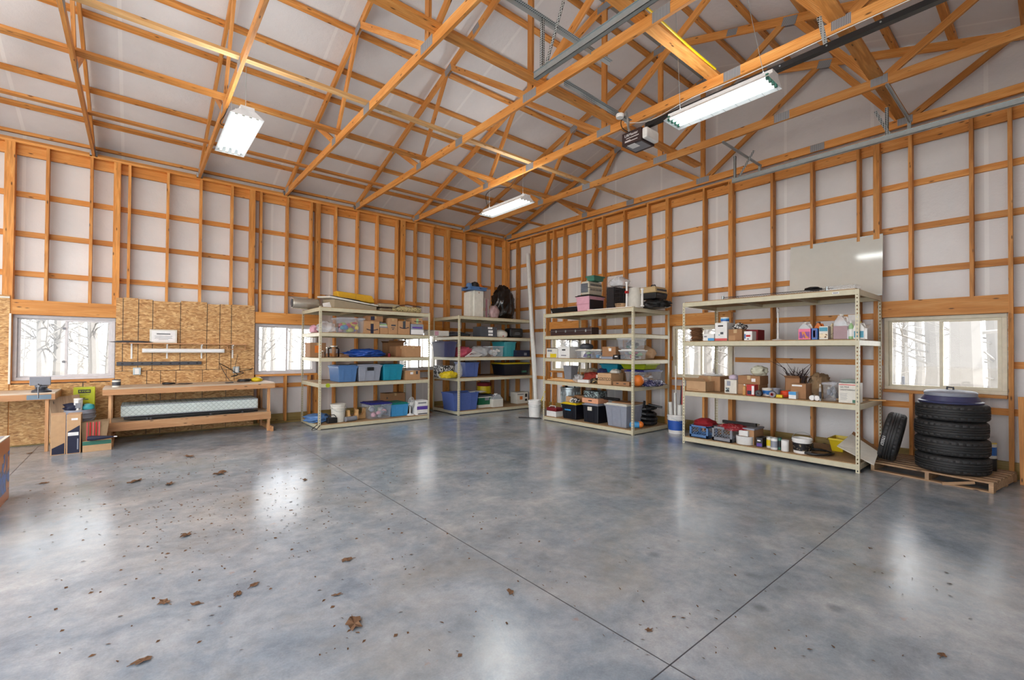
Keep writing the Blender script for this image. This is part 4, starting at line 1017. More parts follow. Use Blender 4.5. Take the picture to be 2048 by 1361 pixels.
MB().box(-.75, 0, 0, 1.38, .6452, .655).build('top_edge', 'offwhite', ar); MB().box(-.70, -.03, .04, 1.34, .6555, .657).build('top_panel', 'greytote', ar)
# ------------------------------------------------------------------ shelf contents, unit beside the workbench (A)
FA = -1.33
A = lambda a, b, t, z, y=FA: slot('L', y, z, a, b, t)
SMI = lambda r, **k: smile(r, **k)
# top
p = hit(584, 610, 1, -.42); q = hit(634, 612, 1, -.42)
fo = empty('insulation_roll', (p.x, -.42, 2.425 + .12)); tag(fo, 'roll of silvery insulation sticking out at the left end of the top shelf', 'roll')
MB().lathe([(.115, 0), (.12, .01), (.12, .5), (.115, .52)], 28).build('rolled_sheet', 'silver', fo, (0, 0, 0), (0, math.pi / 2, 0), smooth=True)
MB().lathe([(.001, 0), (.07, .0), (.09, -.004), (.06, -.006), (.001, -.002)], 20).build('rolled_end', 'dgrey', fo, (-.003, 0, 0), (0, math.pi / 2, 0))
o = MB().add([(0, 0, 0), (.30, .0, .0), (.20, .12, .14), (.02, .12, .10), (.12, .30, .01), (.34, .28, .01)], [(0, 1, 2, 3), (3, 2, 5, 4)]).build('folded_paper', 'paper', None, (-5.62, -1.0, 2.435)); o.modifiers.new('s', 'SOLIDIFY').thickness = .004; tag(o, 'folded white leaflet on the left end of the top shelf, beside the silvery roll', 'paper')
bp = empty('flat_panel_stack', (-5.55, -1.20, 2.43), .02); tag(bp, 'long pale sheet of board laid over a brown panel on the top shelf', 'board')
MB().add([(0, 0, .20), (1.02, -.02, .09), (1.02, .80, .10), (0, .80, .26), (0, 0, .235), (1.02, -.02, .11), (1.02, .80, .12), (0, .80, .295)], [(3, 2, 1, 0), (4, 5, 6, 7), (0, 1, 5, 4), (1, 2, 6, 5), (2, 3, 7, 6), (3, 0, 4, 7)]).build('pale_board', 'offwhite', bp)
MB().add([(.10, .03, .0), (1.0, .03, .0), (1.0, .78, .0), (.10, .78, .0), (.10, .03, .18), (1.0, .03, .085), (1.0, .78, .09), (.10, .78, .23)], [(3, 2, 1, 0), (4, 5, 6, 7), (0, 1, 5, 4), (1, 2, 6, 5), (2, 3, 7, 6), (3, 0, 4, 7)]).build('brown_panel', 'rug', bp)
o = MB().lump(.44, .28, .05, 4, .5, sub=40, fold=.6).build('dark_netting', 'dgrey', None, (-5.06, -.72, 2.625), (0, .125, 0), smooth='all'); tag(o, 'dark netting lying on the pale board of the top shelf', 'netting')
yb = empty('yellow_foam', (-5.30, -.80, 2.665)); yb.rotation_euler = (0, .05, .0); tag(yb, 'folded yellow foam pad on top of the stack on the shelf by the workbench', 'foam pad')
MB().add([(.04, 0, 0), (.88, 0, 0), (.88, .3, 0), (.04, .3, 0), (0, .02, .17), (.80, .0, .16), (.78, .28, .16), (.02, .28, .18)], [(3, 2, 1, 0), (4, 5, 6, 7), (0, 1, 5, 4), (1, 2, 6, 5), (2, 3, 7, 6), (3, 0, 4, 7)]).build('pad', 'yfoam', yb, bev=.03)
MB().box(.42, .425, -.002, .0, .01, .15).build('fold_crease', 'card2', yb)
rg = empty('folded_rug', (-4.46, -1.22, 2.43)); tag(rg, 'folded patterned rug on the right half of the top shelf by the workbench', 'rug')
def rugm():
    M, nt, b = nmat('rugpattern'); v, _ = mapping(nt, (1, 1, 1)); vo = nt.nodes.new('ShaderNodeTexVoronoi'); vo.inputs['Scale'].default_value = 32; nt.links.new(v, vo.inputs['Vector'])
    nt.links.new(ramp(nt, vo.outputs['Distance'], [(.2, lin((.35, .33, .20))), (.5, lin((.72, .66, .48)))]), b.inputs['Base Color']); b.inputs['Roughness'].default_value = .95; MATS['rugpattern'] = M
rugm()
MB().box(.25, .98, .0, .8, .0, .13).build('rug_roll', 'rugpattern', rg, bev=.05)
MB().box(-.02, .5, .03, .75, .01, .06).box(-.05, .45, .02, .75, .085, .16).build('rug_fold', 'rug', rg, bev=.024)
MB().tube([(-.05, .0, .07), (.3, -.01, .075), (.42, -.01, .14), (.6, -.01, .165), (.95, -.01, .13)], .009, 6).build('rug_binding', 'darkbrown', rg)
# second shelf
z = 1.922
lump('crumpled white plastic bag at the left of the second shelf by the workbench', A(640, 677, 642, z), .4, 'clear_bag', 'plastic_bag', 'bag', 3)
lump('small pinkish packet beside the post on the second shelf by the workbench', A(622, 640, 650, z, -.9), .2, 'pink', 'packet', 'packet', 6, .25)
clear_bin('clear bin packed with bright clothes and a pink toy under the top shelf', A(678, 729, 636, z), .42, None, ['blue', 'magenta', 'lime', 'purple', 'pink', 'yellow', 'teal', 'red'], 26, 3)
r = carton('cardboard parcel with a curved arrow and black label, front of its shelf', A(729, 759, 643, z), .35, 'card', patch=[(.40, .60, .0, .8, 'navy')], group='printed parcel boxes'); smile(r)
r = carton('flat cardboard parcel lying on the arrow parcel', A(737, 768, 632, z + A(729, 759, 643, z)[3] + .003), .25, 'card2', patch=[(.2, .45, .2, .9, 'navy')], dy=.05)
carton('low cardboard box under a small stack of books', A(760, 776, 656, z), .35, 'card', tape=False)
hb = A(760, 776, 656, z)[3]
for k, (c, t) in enumerate((('greytote', 'grey'), ('offwhite', 'cream'), ('ltgreen', 'pale green'), ('grey', 'dark grey'))):
    s = A(756, 776 - k, 650, z, FA + .04); tag(MB().box(0, s[2], 0, .17, 0, .026).build('book', c, None, (s[0][0], s[0][1], z + hb + .002 + .0265 * k), (0, 0, .03 * (k % 2)), bev=.003), '%s book in the short stack between the parcels' % t, 'book', 'books stacked between the parcels')
carton('tall narrow cardboard parcel between the books and the second arrow parcel', A(777, 795, 637, z), .32, 'card', patch=[(.3, .8, .5, .6, 'dgrey'), (.3, .7, .38, .42, 'dgrey'), (.4, .6, .28, .33, 'dgrey')])
r = carton('cardboard parcel with a curved arrow and blue grey label, right of the tall parcel', A(796, 820, 643, z), .35, 'card', patch=[(.40, .62, .45, 1.0, 'dgrey')], group='printed parcel boxes'); smile(r, z=.68)
s = A(822, 847, 649, z); carton('purple and grey printed box at the right end of the second shelf by the workbench', s, .3, 'greytote', tape=False, patch=[(.0, 1, .05, .48, 'paper'), (.1, .9, .6, .75, 'purple')])
r = carton('small cardboard parcel with an arrow, on top of the purple printed box', A(824, 845, 637, z + s[3] + .003), .25, 'card', patch=[(.4, .6, .1, .9, 'ltgreen')]); smile(r, sc=.8, z=.7)
# third shelf
z = 1.422
r = carton('cardboard box with orange print behind the left post, third shelf', A(620, 652, 686, z, -.95), .35, 'card2', patch=[(.3, .7, .3, .8, 'orange')])
def jar(label, px0, px1, t, y=FA + .05):
    s = A(px0, px1, t, 1.422, y); c = ctr(s, s[2]); q = s[2] / 2; h = s[3]; r = empty('glass_jar', c); tag(r, label, 'jar', 'glass jars on the third shelf')
    MB().lathe([(q * .9, 0), (q, .02), (q, h * .72), (q * .72, h * .88), (q * .72, h * .93)], 26).build('jar_glass', 'jar_glass', r, smooth=True)
    MB().lathe([(q * .76, h * .90), (q * .78, h), (.001, h)], 24).build('jar_lid', 'silver', r, smooth=True)
jar('small glass jar next to the left post', 643, 651, 702); jar('medium glass jar left of the largest jar', 651.5, 659, 695, FA + .12); jar('largest glass jar, standing left of the blue tarp', 659.5, 682, 692)
carton('low cardboard tray between the big jar and the blue tarp', A(682, 698, 709, z, -1.1), .25, 'card2', tape=False)
lump('crumpled blue tarpaulin spread on the middle of the third shelf', A(704, 777, 699, z), .6, 'tarp', 'blue_tarp', 'tarpaulin', 11, .35, 3.0, sub=60, fold=1.0)
r = carton('cardboard box at the front right corner of the third shelf by the workbench', A(812, 842, 692, z), .38, 'card')
r = carton('brown cardboard box close behind the front right box, before the window', A(792, 813, 693, z, -1.1), .35, 'card2')
s = A(787, 826, 683, z + .22, -1.0); carton('open cardboard box stacked behind, in front of the window', ((s[0][0], -.70, z), 0, .40, .32), .3, 'card2', flap='open')
bottle('small dark red bottle between the tarp and the right boxes', A(777, 782, 706, z), 'darkred', 'black')
# fourth shelf
z = .912
tote('slate blue storage tote, leftmost on the fourth shelf by the workbench', A(677, 715, 731, z), .62, 'bluetote', 'greytote', lidmat='bluetote')
tote('grey storage tote with black latch handle between blue and teal totes', A(717, 763, 729, z), .62, 'greytote', 'greytote', latch='black')
tote('teal storage tote right of the grey tote with the black latch', A(767, 806, 729, z), .62, 'teal', 'teal')
carton('taped cardboard box at the right end of the fourth shelf by the workbench', A(812, 840, 742, z), .30, 'card', patch=[(.3, .5, .6, .85, 'paper'), (.7, .85, .6, .95, 'dgrey')])
st = MB().lathe([(.001, -.001), (.042, -.001), (.042, .0), (.001, .0)], 24).build('sticker', 'lime', None, (hit(647.5, 775, 1, -1.378).x, -1.3765, .866), (math.pi / 2, 0, 0)); st.parent = UA; st.matrix_parent_inverse = UA.matrix_world.inverted(); st.location = (.17, -.0005, .866)
# bottom shelf
z = .097
o = lump('grey folded tarp with straps at the left end of the bottom shelf', A(617, 668, 831, z, -1.1), .55, 'bluetote', 'folded_tarp', 'tarp', 21, .35, 3, sub=40, fold=.8)
bc = empty('battery_charger', (-5.60, -1.30, z)); tag(bc, 'black battery charger box with its cable on the bottom shelf', 'charger'); MB().box(0, .19, 0, .12, 0, .11).build('case', 'black', bc, bev=.012); MB().tube([(.02, .03, .12), (.05, .06, .16), (.14, .06, .16), (.17, .03, .12)], .008, 8).build('handle', 'black', bc)
cord('charger_cable', [(-5.60, -1.30, .15), (-5.72, -1.34, .13), (-5.85, -1.42, .03), (-5.92, -1.36, .02), (-5.80, -1.32, .10), (-5.70, -1.25, .12)], .007, 'black', 'black cable looping over the front left of the bottom shelf')
p = ctr(A(667, 695, 815, z, -1.28), .28); bucket('dirty white bucket with lid on the bottom shelf, left of the wooden cradles', p.x, p.y, z, .145, .36, 'offwhite', lid='offwhite')
def cradle(label, x, y):
    r = empty('wooden_cradle', (x, y, z), .1); tag(r, label, 'wooden cradle', 'U shaped wooden cradles')
    pts = [(-.11, 0), (.11, 0), (.12, .22), (.075, .22), (.065, .13), (.035, .08), (-.035, .08), (-.065, .13), (-.075, .22), (-.12, .22)]
    MB().prism(pts, 0, .09).build('cradle_block', 'pine_pale', r, bev=.004)
cradle('pale U shaped wooden cradle right of the white bucket', -5.05, -1.20); cradle('pale U shaped wooden cradle beside the clear bin with blue lid', -4.83, -1.05)
o = MB().lathe([(.05, 0), (.05, .24), (.02, .24), (.02, .2)], 22).build('grey_roll', 'grey', None, (-5.24, -1.28, z + .052), (0, math.pi / 2, .2), smooth=True); tag(o, 'grey rolled material lying in front of the wooden cradles', 'roll')
clear_bin('clear bin with dark blue lid on the bottom shelf by the workbench', A(740, 783, 806, z), .5, 'navyblue', ['grey', 'greytote', 'pink', 'offwhite'], 14, 9)
tote('bright blue bin with teal lid beside the white fan', A(783, 817, 806, z, -1.22), .55, 'skyblue', 'tealgreen', taper=.06)
tote('dark teal lidded bin behind the blue bin, carrying a cardboard box', A(760, 812, 806, z, -.62), .42, 'greenbox', 'tealgreen')
carton('brown cardboard box stacked on the teal lidded bin at the back', ((-4.05, -.55, .097 + A(760, 812, 806, .097, -.62)[3] + .003), 0, .50, .21), .32, 'card2', patch=[(.05, .1, .4, .6, 'dgrey')])
fn = empty('desk_fan', (-3.745, -1.18, z)); tag(fn, 'small white desk fan between the blue bin and the purple box', 'fan')
MB().lathe([(.09, 0), (.09, .02), (.03, .035), (.016, .05), (.016, .20)], 22).build('fan_base', 'white', fn, smooth=True)
MB().lathe([(.03, 0), (.045, .03), (.04, .10), (.001, .11)], 18).build('fan_motor', 'white', fn, (.0, .05, .26), (math.pi / 2, 0, 0), smooth=True)
cg = MB()
for k in range(3): cg.tube([(math.cos(a) * (.05 + .035 * k), -.02 + .01 * k, math.sin(a) * (.05 + .035 * k)) for a in [math.radians(20 * q) for q in range(18)]], .003, 5, closed=True)
for k in range(16): a = math.radians(22.5 * k); cg.tube([(0, -.045, 0), (math.cos(a) * .08, -.035, math.sin(a) * .08), (math.cos(a) * .122, 0, math.sin(a) * .122), (math.cos(a) * .09, .04, math.sin(a) * .09)], .0018, 4)
cg.build('fan_cage', 'white', fn, (.02, -.03, .29), (0, 0, .5))
bl = MB()
for k in range(3): a = math.radians(120 * k); bl.add([(0, 0, 0), (math.cos(a) * .10, .015, math.sin(a) * .10), (math.cos(a + .9) * .10, -.01, math.sin(a + .9) * .10)], [(0, 1, 2)])
bl.build('fan_blades', 'greytote', fn, (.02, -.03, .29), (0, 0, .5)).modifiers.new('s', 'SOLIDIFY').thickness = .003
r = carton('white box with purple band at the right end of the bottom shelf by the workbench', A(834, 857, 802, z), .28, 'white', tape=False, patch=[(.0, 1, .38, .62, 'purple'), (.1, .8, .8, .9, 'grey'), (.1, .9, .05, .12, 'dgrey')])

# ------------------------------------------------------------------ corner unit (B)
z = 2.422
carton('tall white cabinet carton, left one of the pair on top of the corner unit', A(941, 950, 584, z, -1.20), .30, 'offwhite', tape=False)
s = A(949, 967, 582, z, -1.25); carton('tall white cabinet carton, right one of the pair on top of the corner unit', s, .33, 'offwhite', tape=False, patch=[(.45, .55, .90, .95, 'card2')])
ht = s[3]
ty = empty('navy_tray', (s[0][0] - .16, -1.30, z + ht + .004)); tag(ty, 'blue grey plastic tray on top of the tall white cartons', 'tray')
tb = MB(); W_, D2, Hh, t = .50, .40, .085, .008
tb.box(0, W_, 0, D2, 0, t); tb.box(0, W_, 0, t, t, Hh); tb.box(0, W_, D2 - t, D2, t, Hh); tb.box(0, t, t, D2 - t, t, Hh); tb.box(W_ - t, W_, t, D2 - t, t, Hh); tb.box(-.02, W_ + .02, -.02, .0, Hh - .02, Hh); tb.build('tray_body', 'bluetote', ty, bev=.003)
zt = z + ht + .09
for lb, dx, dy, rr_, hh, c in (('black cap lying on the tray on the corner unit', .24, .15, .11, .15, 'black'), ('blue cap on the left of the tray on the corner unit', .07, .16, .08, .11, 'bluetote'), ('orange cap on the right of the tray on the corner unit', .38, .16, .085, .11, 'orange')):
    cp = empty('cap', (ty.location.x + dx, -1.30 + dy, zt)); tag(cp, lb, 'cap', 'caps heaped on the tray')
    MB().lathe([(rr_, 0), (rr_ * .98, hh * .4), (rr_ * .75, hh * .8), (.001, hh)], 20).build('crown', c, cp, smooth=True); MB().lathe([(.001, .004), (rr_ * .7, .008), (rr_ * .72, 0), (.001, 0)], 18, sy=1).build('peak', c, cp, (0, -rr_ * .8, .004), smooth=True)
o = MB().lump(.28, .18, .06, 31, .5, sub=30, fold=.8).build('dark_clothes', 'navy', None, (ty.location.x + .26, -1.10, zt - .05), smooth='all'); tag(o, 'dark clothes spread over the tray below the caps', 'clothes')
for k, (px, hgt, c) in enumerate(((969, .52, 'offwhite'), (973, .50, 'pink'), (976.5, .50, 'white'), (981, .34, 'pine_pale'))):
    s = A(px, px + 3.2, 600, z, -1.15 + .05 * k); o = beam('thin_board', (s[0][0], s[0][1], z + .002), (s[0][0] + (.07 if k < 3 else .03), s[0][1] + .1, z + hgt), .05, .014, c, None, up=(0, 1, 0)); tag(o, 'thin upright board %s of the small cluster beside the white cartons' % ('leftmost', 'second', 'third', 'rightmost and shortest')[k], 'board', 'thin boards leaning on top of the corner unit')
lump('large black trash bag standing on top of the corner unit', A(997, 1036, 571, z, -1.12), .5, 'blackbag', 'trash_bag', 'trash bag', 17, .22, 2.2, sub=60, fold=.9)
tag(MB().tube([(0, 0, 0), (.05, 0, .08), (.11, 0, .15)], [.06, .03, .045], 10).build('knot', 'blackbag', bpy.data.objects['trash_bag'], (.05, 0, .62), smooth=True))
lump('clear bag with red and white things in front of the black trash bag', A(984, 1002, 611, z, -1.27), .2, 'redbag', 'plastic_bag', 'bag', 19, .3, sub=30, fold=.6)
z = 1.922
carton('flat white printed box at the left end of the second shelf of the corner unit', A(868, 898, 662, z, -1.0), .5, 'offwhite', name='flat_box', tape=False, patch=[(.05, .3, .1, .9, 'pink')])
o = lump('low dark heap of clothes behind the front post of the corner unit', A(896, 946, 665, z, -1.0), .35, 'dgrey', 'dark_clothes', 'clothes', 23, .4, sub=36, fold=.8)
carton('charcoal storage box with three white labels on the corner unit', A(962, 994, 654, z), .36, 'dgrey', name='storage_box', tape=False, patch=[(.42, .70, .78, .95, 'paper'), (.45, .73, .42, .66, 'paper'), (.45, .73, .12, .32, 'paper')])
o = lump('white plastic bag with red print between the charcoal box and black case', A(995, 1021, 660, z), .32, 'offwhite', 'shopping_bag', 'bag', 26, .2, sub=30, fold=.4)
MB().lump(.05, .012, .07, 5, .5, sub=14).build('red_print', 'red', o, (.0, -.135, .02))
o = MB().lump(.22, .12, .20, 27, .25, sub=24, fold=.4).build('black_bag', 'black', None, (-.98, -.92, z), smooth='all'); tag(o, 'black soft bag behind the white bag with red print', 'bag')
cs = empty('black_case', A(1022, 1047, 657, z)[0]); tag(cs, 'black rounded equipment case at the right of the second shelf, corner unit', 'case'); w = A(1022, 1047, 657, z)[2]; h = A(1022, 1047, 657, z)[3]
MB().box(0, w, 0, .3, 0, h).build('case_body', 'black', cs, bev=.05); MB().tube([(w * .3, -.005, h * .5), (w * .5, -.02, h * .52), (w * .7, -.005, h * .5)], .007, 6).build('handle', 'grey', cs); MB().box(w * .28, w * .72, -.002, .0, h * .34, h * .38).build('badge', 'grey', cs)
z = 1.412
tote('dark navy tote at the left end of the third shelf of the corner unit', A(889, 913, 683, z, -1.3), .58, 'navytote', 'navytote')
lump('heap of pink and red clothes beside white hangers on the corner unit', A(917, 950, 694, z, -1.25), .4, 'pinkcloth', 'clothes_heap', 'clothes', 33, .35, 3, sub=40, fold=1.0)
hg = MB()
for k in range(4): hg.tube([(-.20 + .02 * k, -.02 * k, 0.008 + .014 * k), (.0 + .02 * k, .02, .115 + .01 * k), (.22 + .02 * k, -.02 * k, .008 + .014 * k)], .007, 6, closed=True)
o = hg.build('coat_hangers', 'white', None, (-2.16, -1.33, z), smooth=True); tag(o, 'white plastic coat hangers bundled at the front of the clothes heap', 'hangers')
lump('large bulging white plastic bag on the third shelf of the corner unit', A(947, 983, 692, z), .4, 'clear_bag', 'plastic_bag', 'bag', 35, .16, sub=40, fold=.4)
clear_bin('small white bag-lined bin left of the turquoise tote', A(984, 1007, 693, z), .36, None, ['paper', 'white', 'offwhite'], 14, 17)
tote('turquoise tote without lid on the third shelf of the corner unit', A(1009, 1032, 684, z, -1.2), .55, 'aqua', None, open_=False)
bpx = carton('dark navy box with papers tucked in it, right end of the corner unit', A(1033, 1060, 701, z, -1.3), .34, 'navy', tape=False, patch=[(.55, .75, .2, .6, 'grey')])
z = .907
carton('black box printed with white swirls on the fourth shelf of the corner unit', A(880, 907, 732, z, -1.1), .3, 'swirl', tape=False)
lump('bright yellow ratchet strap heap at the front left of the fourth shelf', A(889, 918, 744, z, -1.34), .26, 'yellow', 'strap_heap', 'strap', 41, .5, 3.5, sub=36, fold=1.2)
tote('periwinkle blue tote standing on the fourth shelf of the corner unit', A(931, 958, 725, z, -1.2), .5, 'denim', None)
lump('clear plastic wrap heaped behind the front post beside the periwinkle tote', A(914, 928, 726, z, -1.2), .2, 'clear_bag', 'plastic_wrap', 'plastic wrap', 43, .2)
r = tote('black tote with yellow lid on the fourth shelf of the corner unit', A(1008, 1060, 726, z, -1.2), .55, 'blacktote', 'yellow')
MB().box(r['w'] * .68, r['w'] * .88, .02, .032, r['h'] * .2, r['h'] * .6).build('printed_label', 'greenbox', r)
o = empty('wall_outlet', (hit(994, 730, 1, -.0).x, -.01, hit(994, 730, 1, 0).z)); tag(o, 'dark electrical outlet box on the stud behind the corner unit', 'outlet'); MB().box(-.05, .05, -.04, 0, -.07, .07).build('outlet_box', 'black', o); MB().box(-.03, .03, -.043, -.04, -.04, .04).build('outlet_face', 'offwhite', o)
z = .102
tote('blue tote without lid on the bottom shelf of the corner unit', A(907, 957, 786, z, -1.32), .55, 'denim', None, open_=True)
co = carton('green cooler with cream base on the bottom shelf of the corner unit', A(957, 985, 790, z, -1.15), .30, 'green', name='cooler', cat='cooler', tape=False, patch=[(.45, .75, .55, .82, 'grey')])
MB().box(-.004, co['w'] + .004, -.004, .304, .0, .075).build('cooler_base', 'offwhite', co, bev=.004); MB().box(-.006, co['w'] + .006, -.006, .306, co['h'] - .05, co['h']).build('cooler_lid', 'dgrey', co, bev=.008); MB().box(-.003, co['w'] + .003, -.003, .303, co['h'] - .075, co['h'] - .05).build('cooler_trim', 'offwhite', co)
hh = co['h']
o = MB().lump(.32, .22, .06, 45, .35, sub=34, fold=.5).build('folded_blanket', 'black', None, (-2.02, -1.02, z + hh + .003), smooth='all'); tag(o, 'black folded blanket lying over the green cooler', 'blanket')
o = MB().lump(.20, .18, .045, 46, .35, sub=30, fold=.6).build('white_sheeting', 'offwhite', None, (-1.80, -1.05, z + hh + .064), smooth='all'); tag(o, 'white plastic sheeting folded on the black blanket over the cooler', 'sheeting')
dr = empty('round_drum', (-1.25, -.62, z)); tag(dr, 'yellow round drum with dark red lid on the bottom shelf of the corner unit', 'drum')
MB().lathe([(.175, 0), (.185, .02), (.185, .50), (.175, .52)], 30).build('drum_body', 'yellow', dr, smooth=True); MB().lathe([(.19, .51), (.195, .53), (.19, .60), (.001, .605)], 30).build('drum_lid', 'darkred', dr, smooth=True); MB().tube([(.0, -.19, .36), (.03, -.24, .34), (.06, -.19, .30)], .012, 8).build('handle', 'yellow', dr)
jug('translucent white jug in front of the yellow drum', A(986, 1006, 788, z, -1.28), .16, 'offwhite', .6, 'white')
r = carton('white litter carton with black and orange print, corner unit bottom shelf', A(1034, 1056, 785, z, -1.05), .28, 'offwhite', tape=False, patch=[(.25, .5, .35, .65, 'orange'), (.72, .92, .55, .85, 'black'), (.72, .92, .2, .4, 'black'), (.05, .6, .78, .86, 'grey')])
# pipe and corner things
pi = beam('plastic_pipe', (-.52, -1.93, .0), (-.10, -1.10, 4.33), .12, .12, 'pvc'); bpy.data.objects.remove(pi)
a0 = Vector((-.52, -1.93, .0)); a1 = Vector((-.09, -1.07, 4.30)); b = MB(); b.tube([a0, a1], .058, 24); o = b.build('plastic_pipe', 'pvc', None, smooth=True); tag(o, 'very tall white plastic pipe leaning into the corner of the room', 'pipe')
bucket('plain white bucket on the concrete at the left end of the pet carrier unit', -1.22, -2.62, 0, .155, .40, 'white', rz=-.8)
o = MB().tube([(-1.62, -2.50, .012), (-1.40, -2.86, .014), (-1.36, -3.0, .02)], .012, 6).build('black_stick', 'black', None, smooth=True); tag(o, 'short black stick lying on the concrete in front of the white bucket', 'stick')
o = beam('yellow_rod', (-1.17, -2.70, .22), (-1.05, -2.80, .62), .02, .02, 'yellow'); tag(o, 'yellow rod sticking up from the plain white bucket', 'rod')
mat('beige2', (.76, .73, .66), .45)
mat('redcloth', (.55, .18, .12), .8, var=.2)
mat('barkbrown', (.50, .34, .22), .9, var=.3)
mat('beige3', (.72, .62, .44), .45)
mat('peach', (.86, .62, .48), .6)
mat('bluelabel', (.16, .34, .68), .4)
mat('wboard', (.80, .80, .77), .08, var=.02)
blotch('pinklabel', (.85, .50, .12), (.50, .22, .55), 9, .5)
mat('lilac', (.80, .74, .82), .9)
mat('creamcloth', (.80, .80, .72), .85)
mat('gluelab', (.78, .58, .34), .4)
mat('orangered', (.80, .25, .08), .45)
mat('ltgreen2', (.62, .68, .66), .5)
mat('crimson', (.52, .05, .10), .85, var=.2)
blotch('redwhite2', (.55, .06, .12), (.75, .55, .55), 14, .6)
blotch('blacklabel', (.05, .05, .06), (.55, .50, .40), 16, .62)
# ------------------------------------------------------------------ unit with the pet carriers (C), right wall
FC = -1.33
Cc = lambda a, b, t, z, x=FC: slot('R', x, z, a, b, t)
z = 2.422
s = Cc(1101, 1153, 613, z); o = empty('black_tray', s[0], s[1]); tag(o, 'long black plastic tray lying at the left end of the pet carrier unit', 'tray')
w, h = s[2], .11; b = MB(); b.box(0, w, 0, .3, 0, .01, tx=.04, ty=.03); b.add([(.04, .03, 0), (w - .04, .03, 0), (w, 0, h), (0, 0, h), (.04, .27, 0), (w - .04, .27, 0), (w, .3, h), (0, .3, h)], [(0, 1, 2, 3), (7, 6, 5, 4), (0, 3, 7, 4), (1, 5, 6, 2)]); b.build('tray_body', 'black', o).modifiers.new('s', 'SOLIDIFY').thickness = .008
def carrier(label, s, d, top, bottom, name='pet_carrier', slots=True, grille=True, lid=None, handle=False, side='mesh'):
    (loc, r0, w, h) = s; r = empty(name, loc, r0); tag(r, label, 'pet carrier', 'pet carriers on the shelf')
    b = MB(); b.add([(.02, .02, 0), (w - .02, .02, 0), (w - .02, d - .02, 0), (.02, d - .02, 0), (0, 0, h * .48), (w, 0, h * .48), (w, d, h * .48), (0, d, h * .48)], [(3, 2, 1, 0), (4, 5, 6, 7), (0, 1, 5, 4), (1, 2, 6, 5), (2, 3, 7, 6), (3, 0, 4, 7)]); b.build('lower_shell', bottom, r, bev=.015)
    b = MB(); q = .03; b.add([(0, 0, h * .5), (w, 0, h * .5), (w, d, h * .5), (0, d, h * .5), (q, .01, h), (w - q, .01, h), (w - q, d - .02, h), (q, d - .02, h)], [(3, 2, 1, 0), (4, 5, 6, 7), (0, 1, 5, 4), (1, 2, 6, 5), (2, 3, 7, 6), (3, 0, 4, 7)]); b.build('upper_shell', top, r, bev=.02)
    if slots:
        for row, zz in enumerate((h * .30, h * .66)):
            for k in range(9): yy = d * (.12 + .09 * k); MB().box(w - .012 if row else w - .010, w + .002, yy, yy + .012, zz, zz + h * .14).build('vent_slot', 'dgrey', r)
    if grille:
        g = MB()
        for k in range(8): g.tube([(w * (.15 + .1 * k), -.008, h * .16), (w * (.15 + .1 * k), -.008, h * .84)], .0028, 5)
        for k in range(5): g.tube([(w * .12, -.008, h * (.18 + .16 * k)), (w * .88, -.008, h * (.18 + .16 * k))], .0028, 5)
        MB().box(w * .12, w * .88, -.004, -.001, h * .16, h * .84).build('door_opening', 'dgrey', r); g.build('door_grille', 'steel', r)
    if lid: MB().box(-.02, w + .02, -.02, d + .02, h, h + .03).build('lid', lid, r, bev=.012)
    if handle: MB().tube([(w * .35, d * .5, h), (w * .4, d * .5, h + .05), (w * .6, d * .5, h + .05), (w * .65, d * .5, h)], .011, 8).build('handle', 'black', r, smooth=True)
    r['h'] = h; r['w'] = w; return r
s = Cc(1152, 1178, 590, z); hp = s[3]
pk = tote('pink plastic litter bin with black mesh side under the beige pet carrier', s, .50, 'pink', 'black', taper=.10, name='pink_bin', cat='bin', ribs=False)
MB().box(0, .004, .03, .47, .04, hp - .08).build('mesh_side', 'mesh_black', pk, (s[2] - .008, 0, 0))
MB().box(-.005, s[2] + .005, -.006, .0, hp * .44, hp * .48).build('ridge', 'pink', pk)
s = Cc(1160, 1178, 563, z + hp + .006, FC + .03); c1 = carrier('beige pet carrier with grille door stacked on the pink bin', s, .46, 'beige2', 'beige2')
s2 = Cc(1172, 1188, 552, z + hp + s[3] + .012, FC + .1); tote('shallow green tray on top of the beige pet carrier', s2, .34, 'greenbox', None, taper=.15, name='green_tray', cat='tray', ribs=False)
s = Cc(1212, 1240, 573, z, FC + .02); o = empty('wire_crate', s[0], s[1]); tag(o, 'black wire crate with netting between the pink bin and the lampshade', 'wire crate'); w, h = s[2], s[3]
g = MB(); d = .42
for k in range(12): u = w * k / 11; g.tube([(u, 0, 0), (u, 0, h), (u, d, h), (u, d, 0)], .0025, 4)
for k in range(9): u = d * k / 8; g.tube([(0, u, h), (0, u, 0), (w, u, 0), (w, u, h)], .0025, 4)
for k in range(7): u = h * k / 6; g.tube([(0, 0, u), (w, 0, u), (w, d, u), (0, d, u)], .003, 4, closed=True)
g.build('wire_mesh', 'black', o); MB().box(.01, w * .55, .01, d - .02, .01, h * .97).build('netting', 'mesh_black', o); MB().lathe([(.10, 0), (.13, .10), (.11, .10), (.09, .01), (.001, .01)], 20, sx=1).build('wicker_base', 'card3', o, (w * .8, .13, .0), smooth=True)
s = Cc(1213, 1244, 553, z + h + .01, FC + .02); lump('clear and grey plastic sack lying on the black wire crate', s, .34, 'clear_bag', 'plastic_sack', 'bag', 51, .3, sub=36, fold=.5)
p = ctr(Cc(1247, 1270, 563, z, FC + .2), .4); o = MB().lathe([(.20, 0), (.11, .42), (.105, .42), (.19, .005)], 36).build('lampshade', 'offwhite', None, (p.x, p.y, z), smooth=True); tag(o, 'off white lampshade standing beside the black wire crate', 'lampshade')
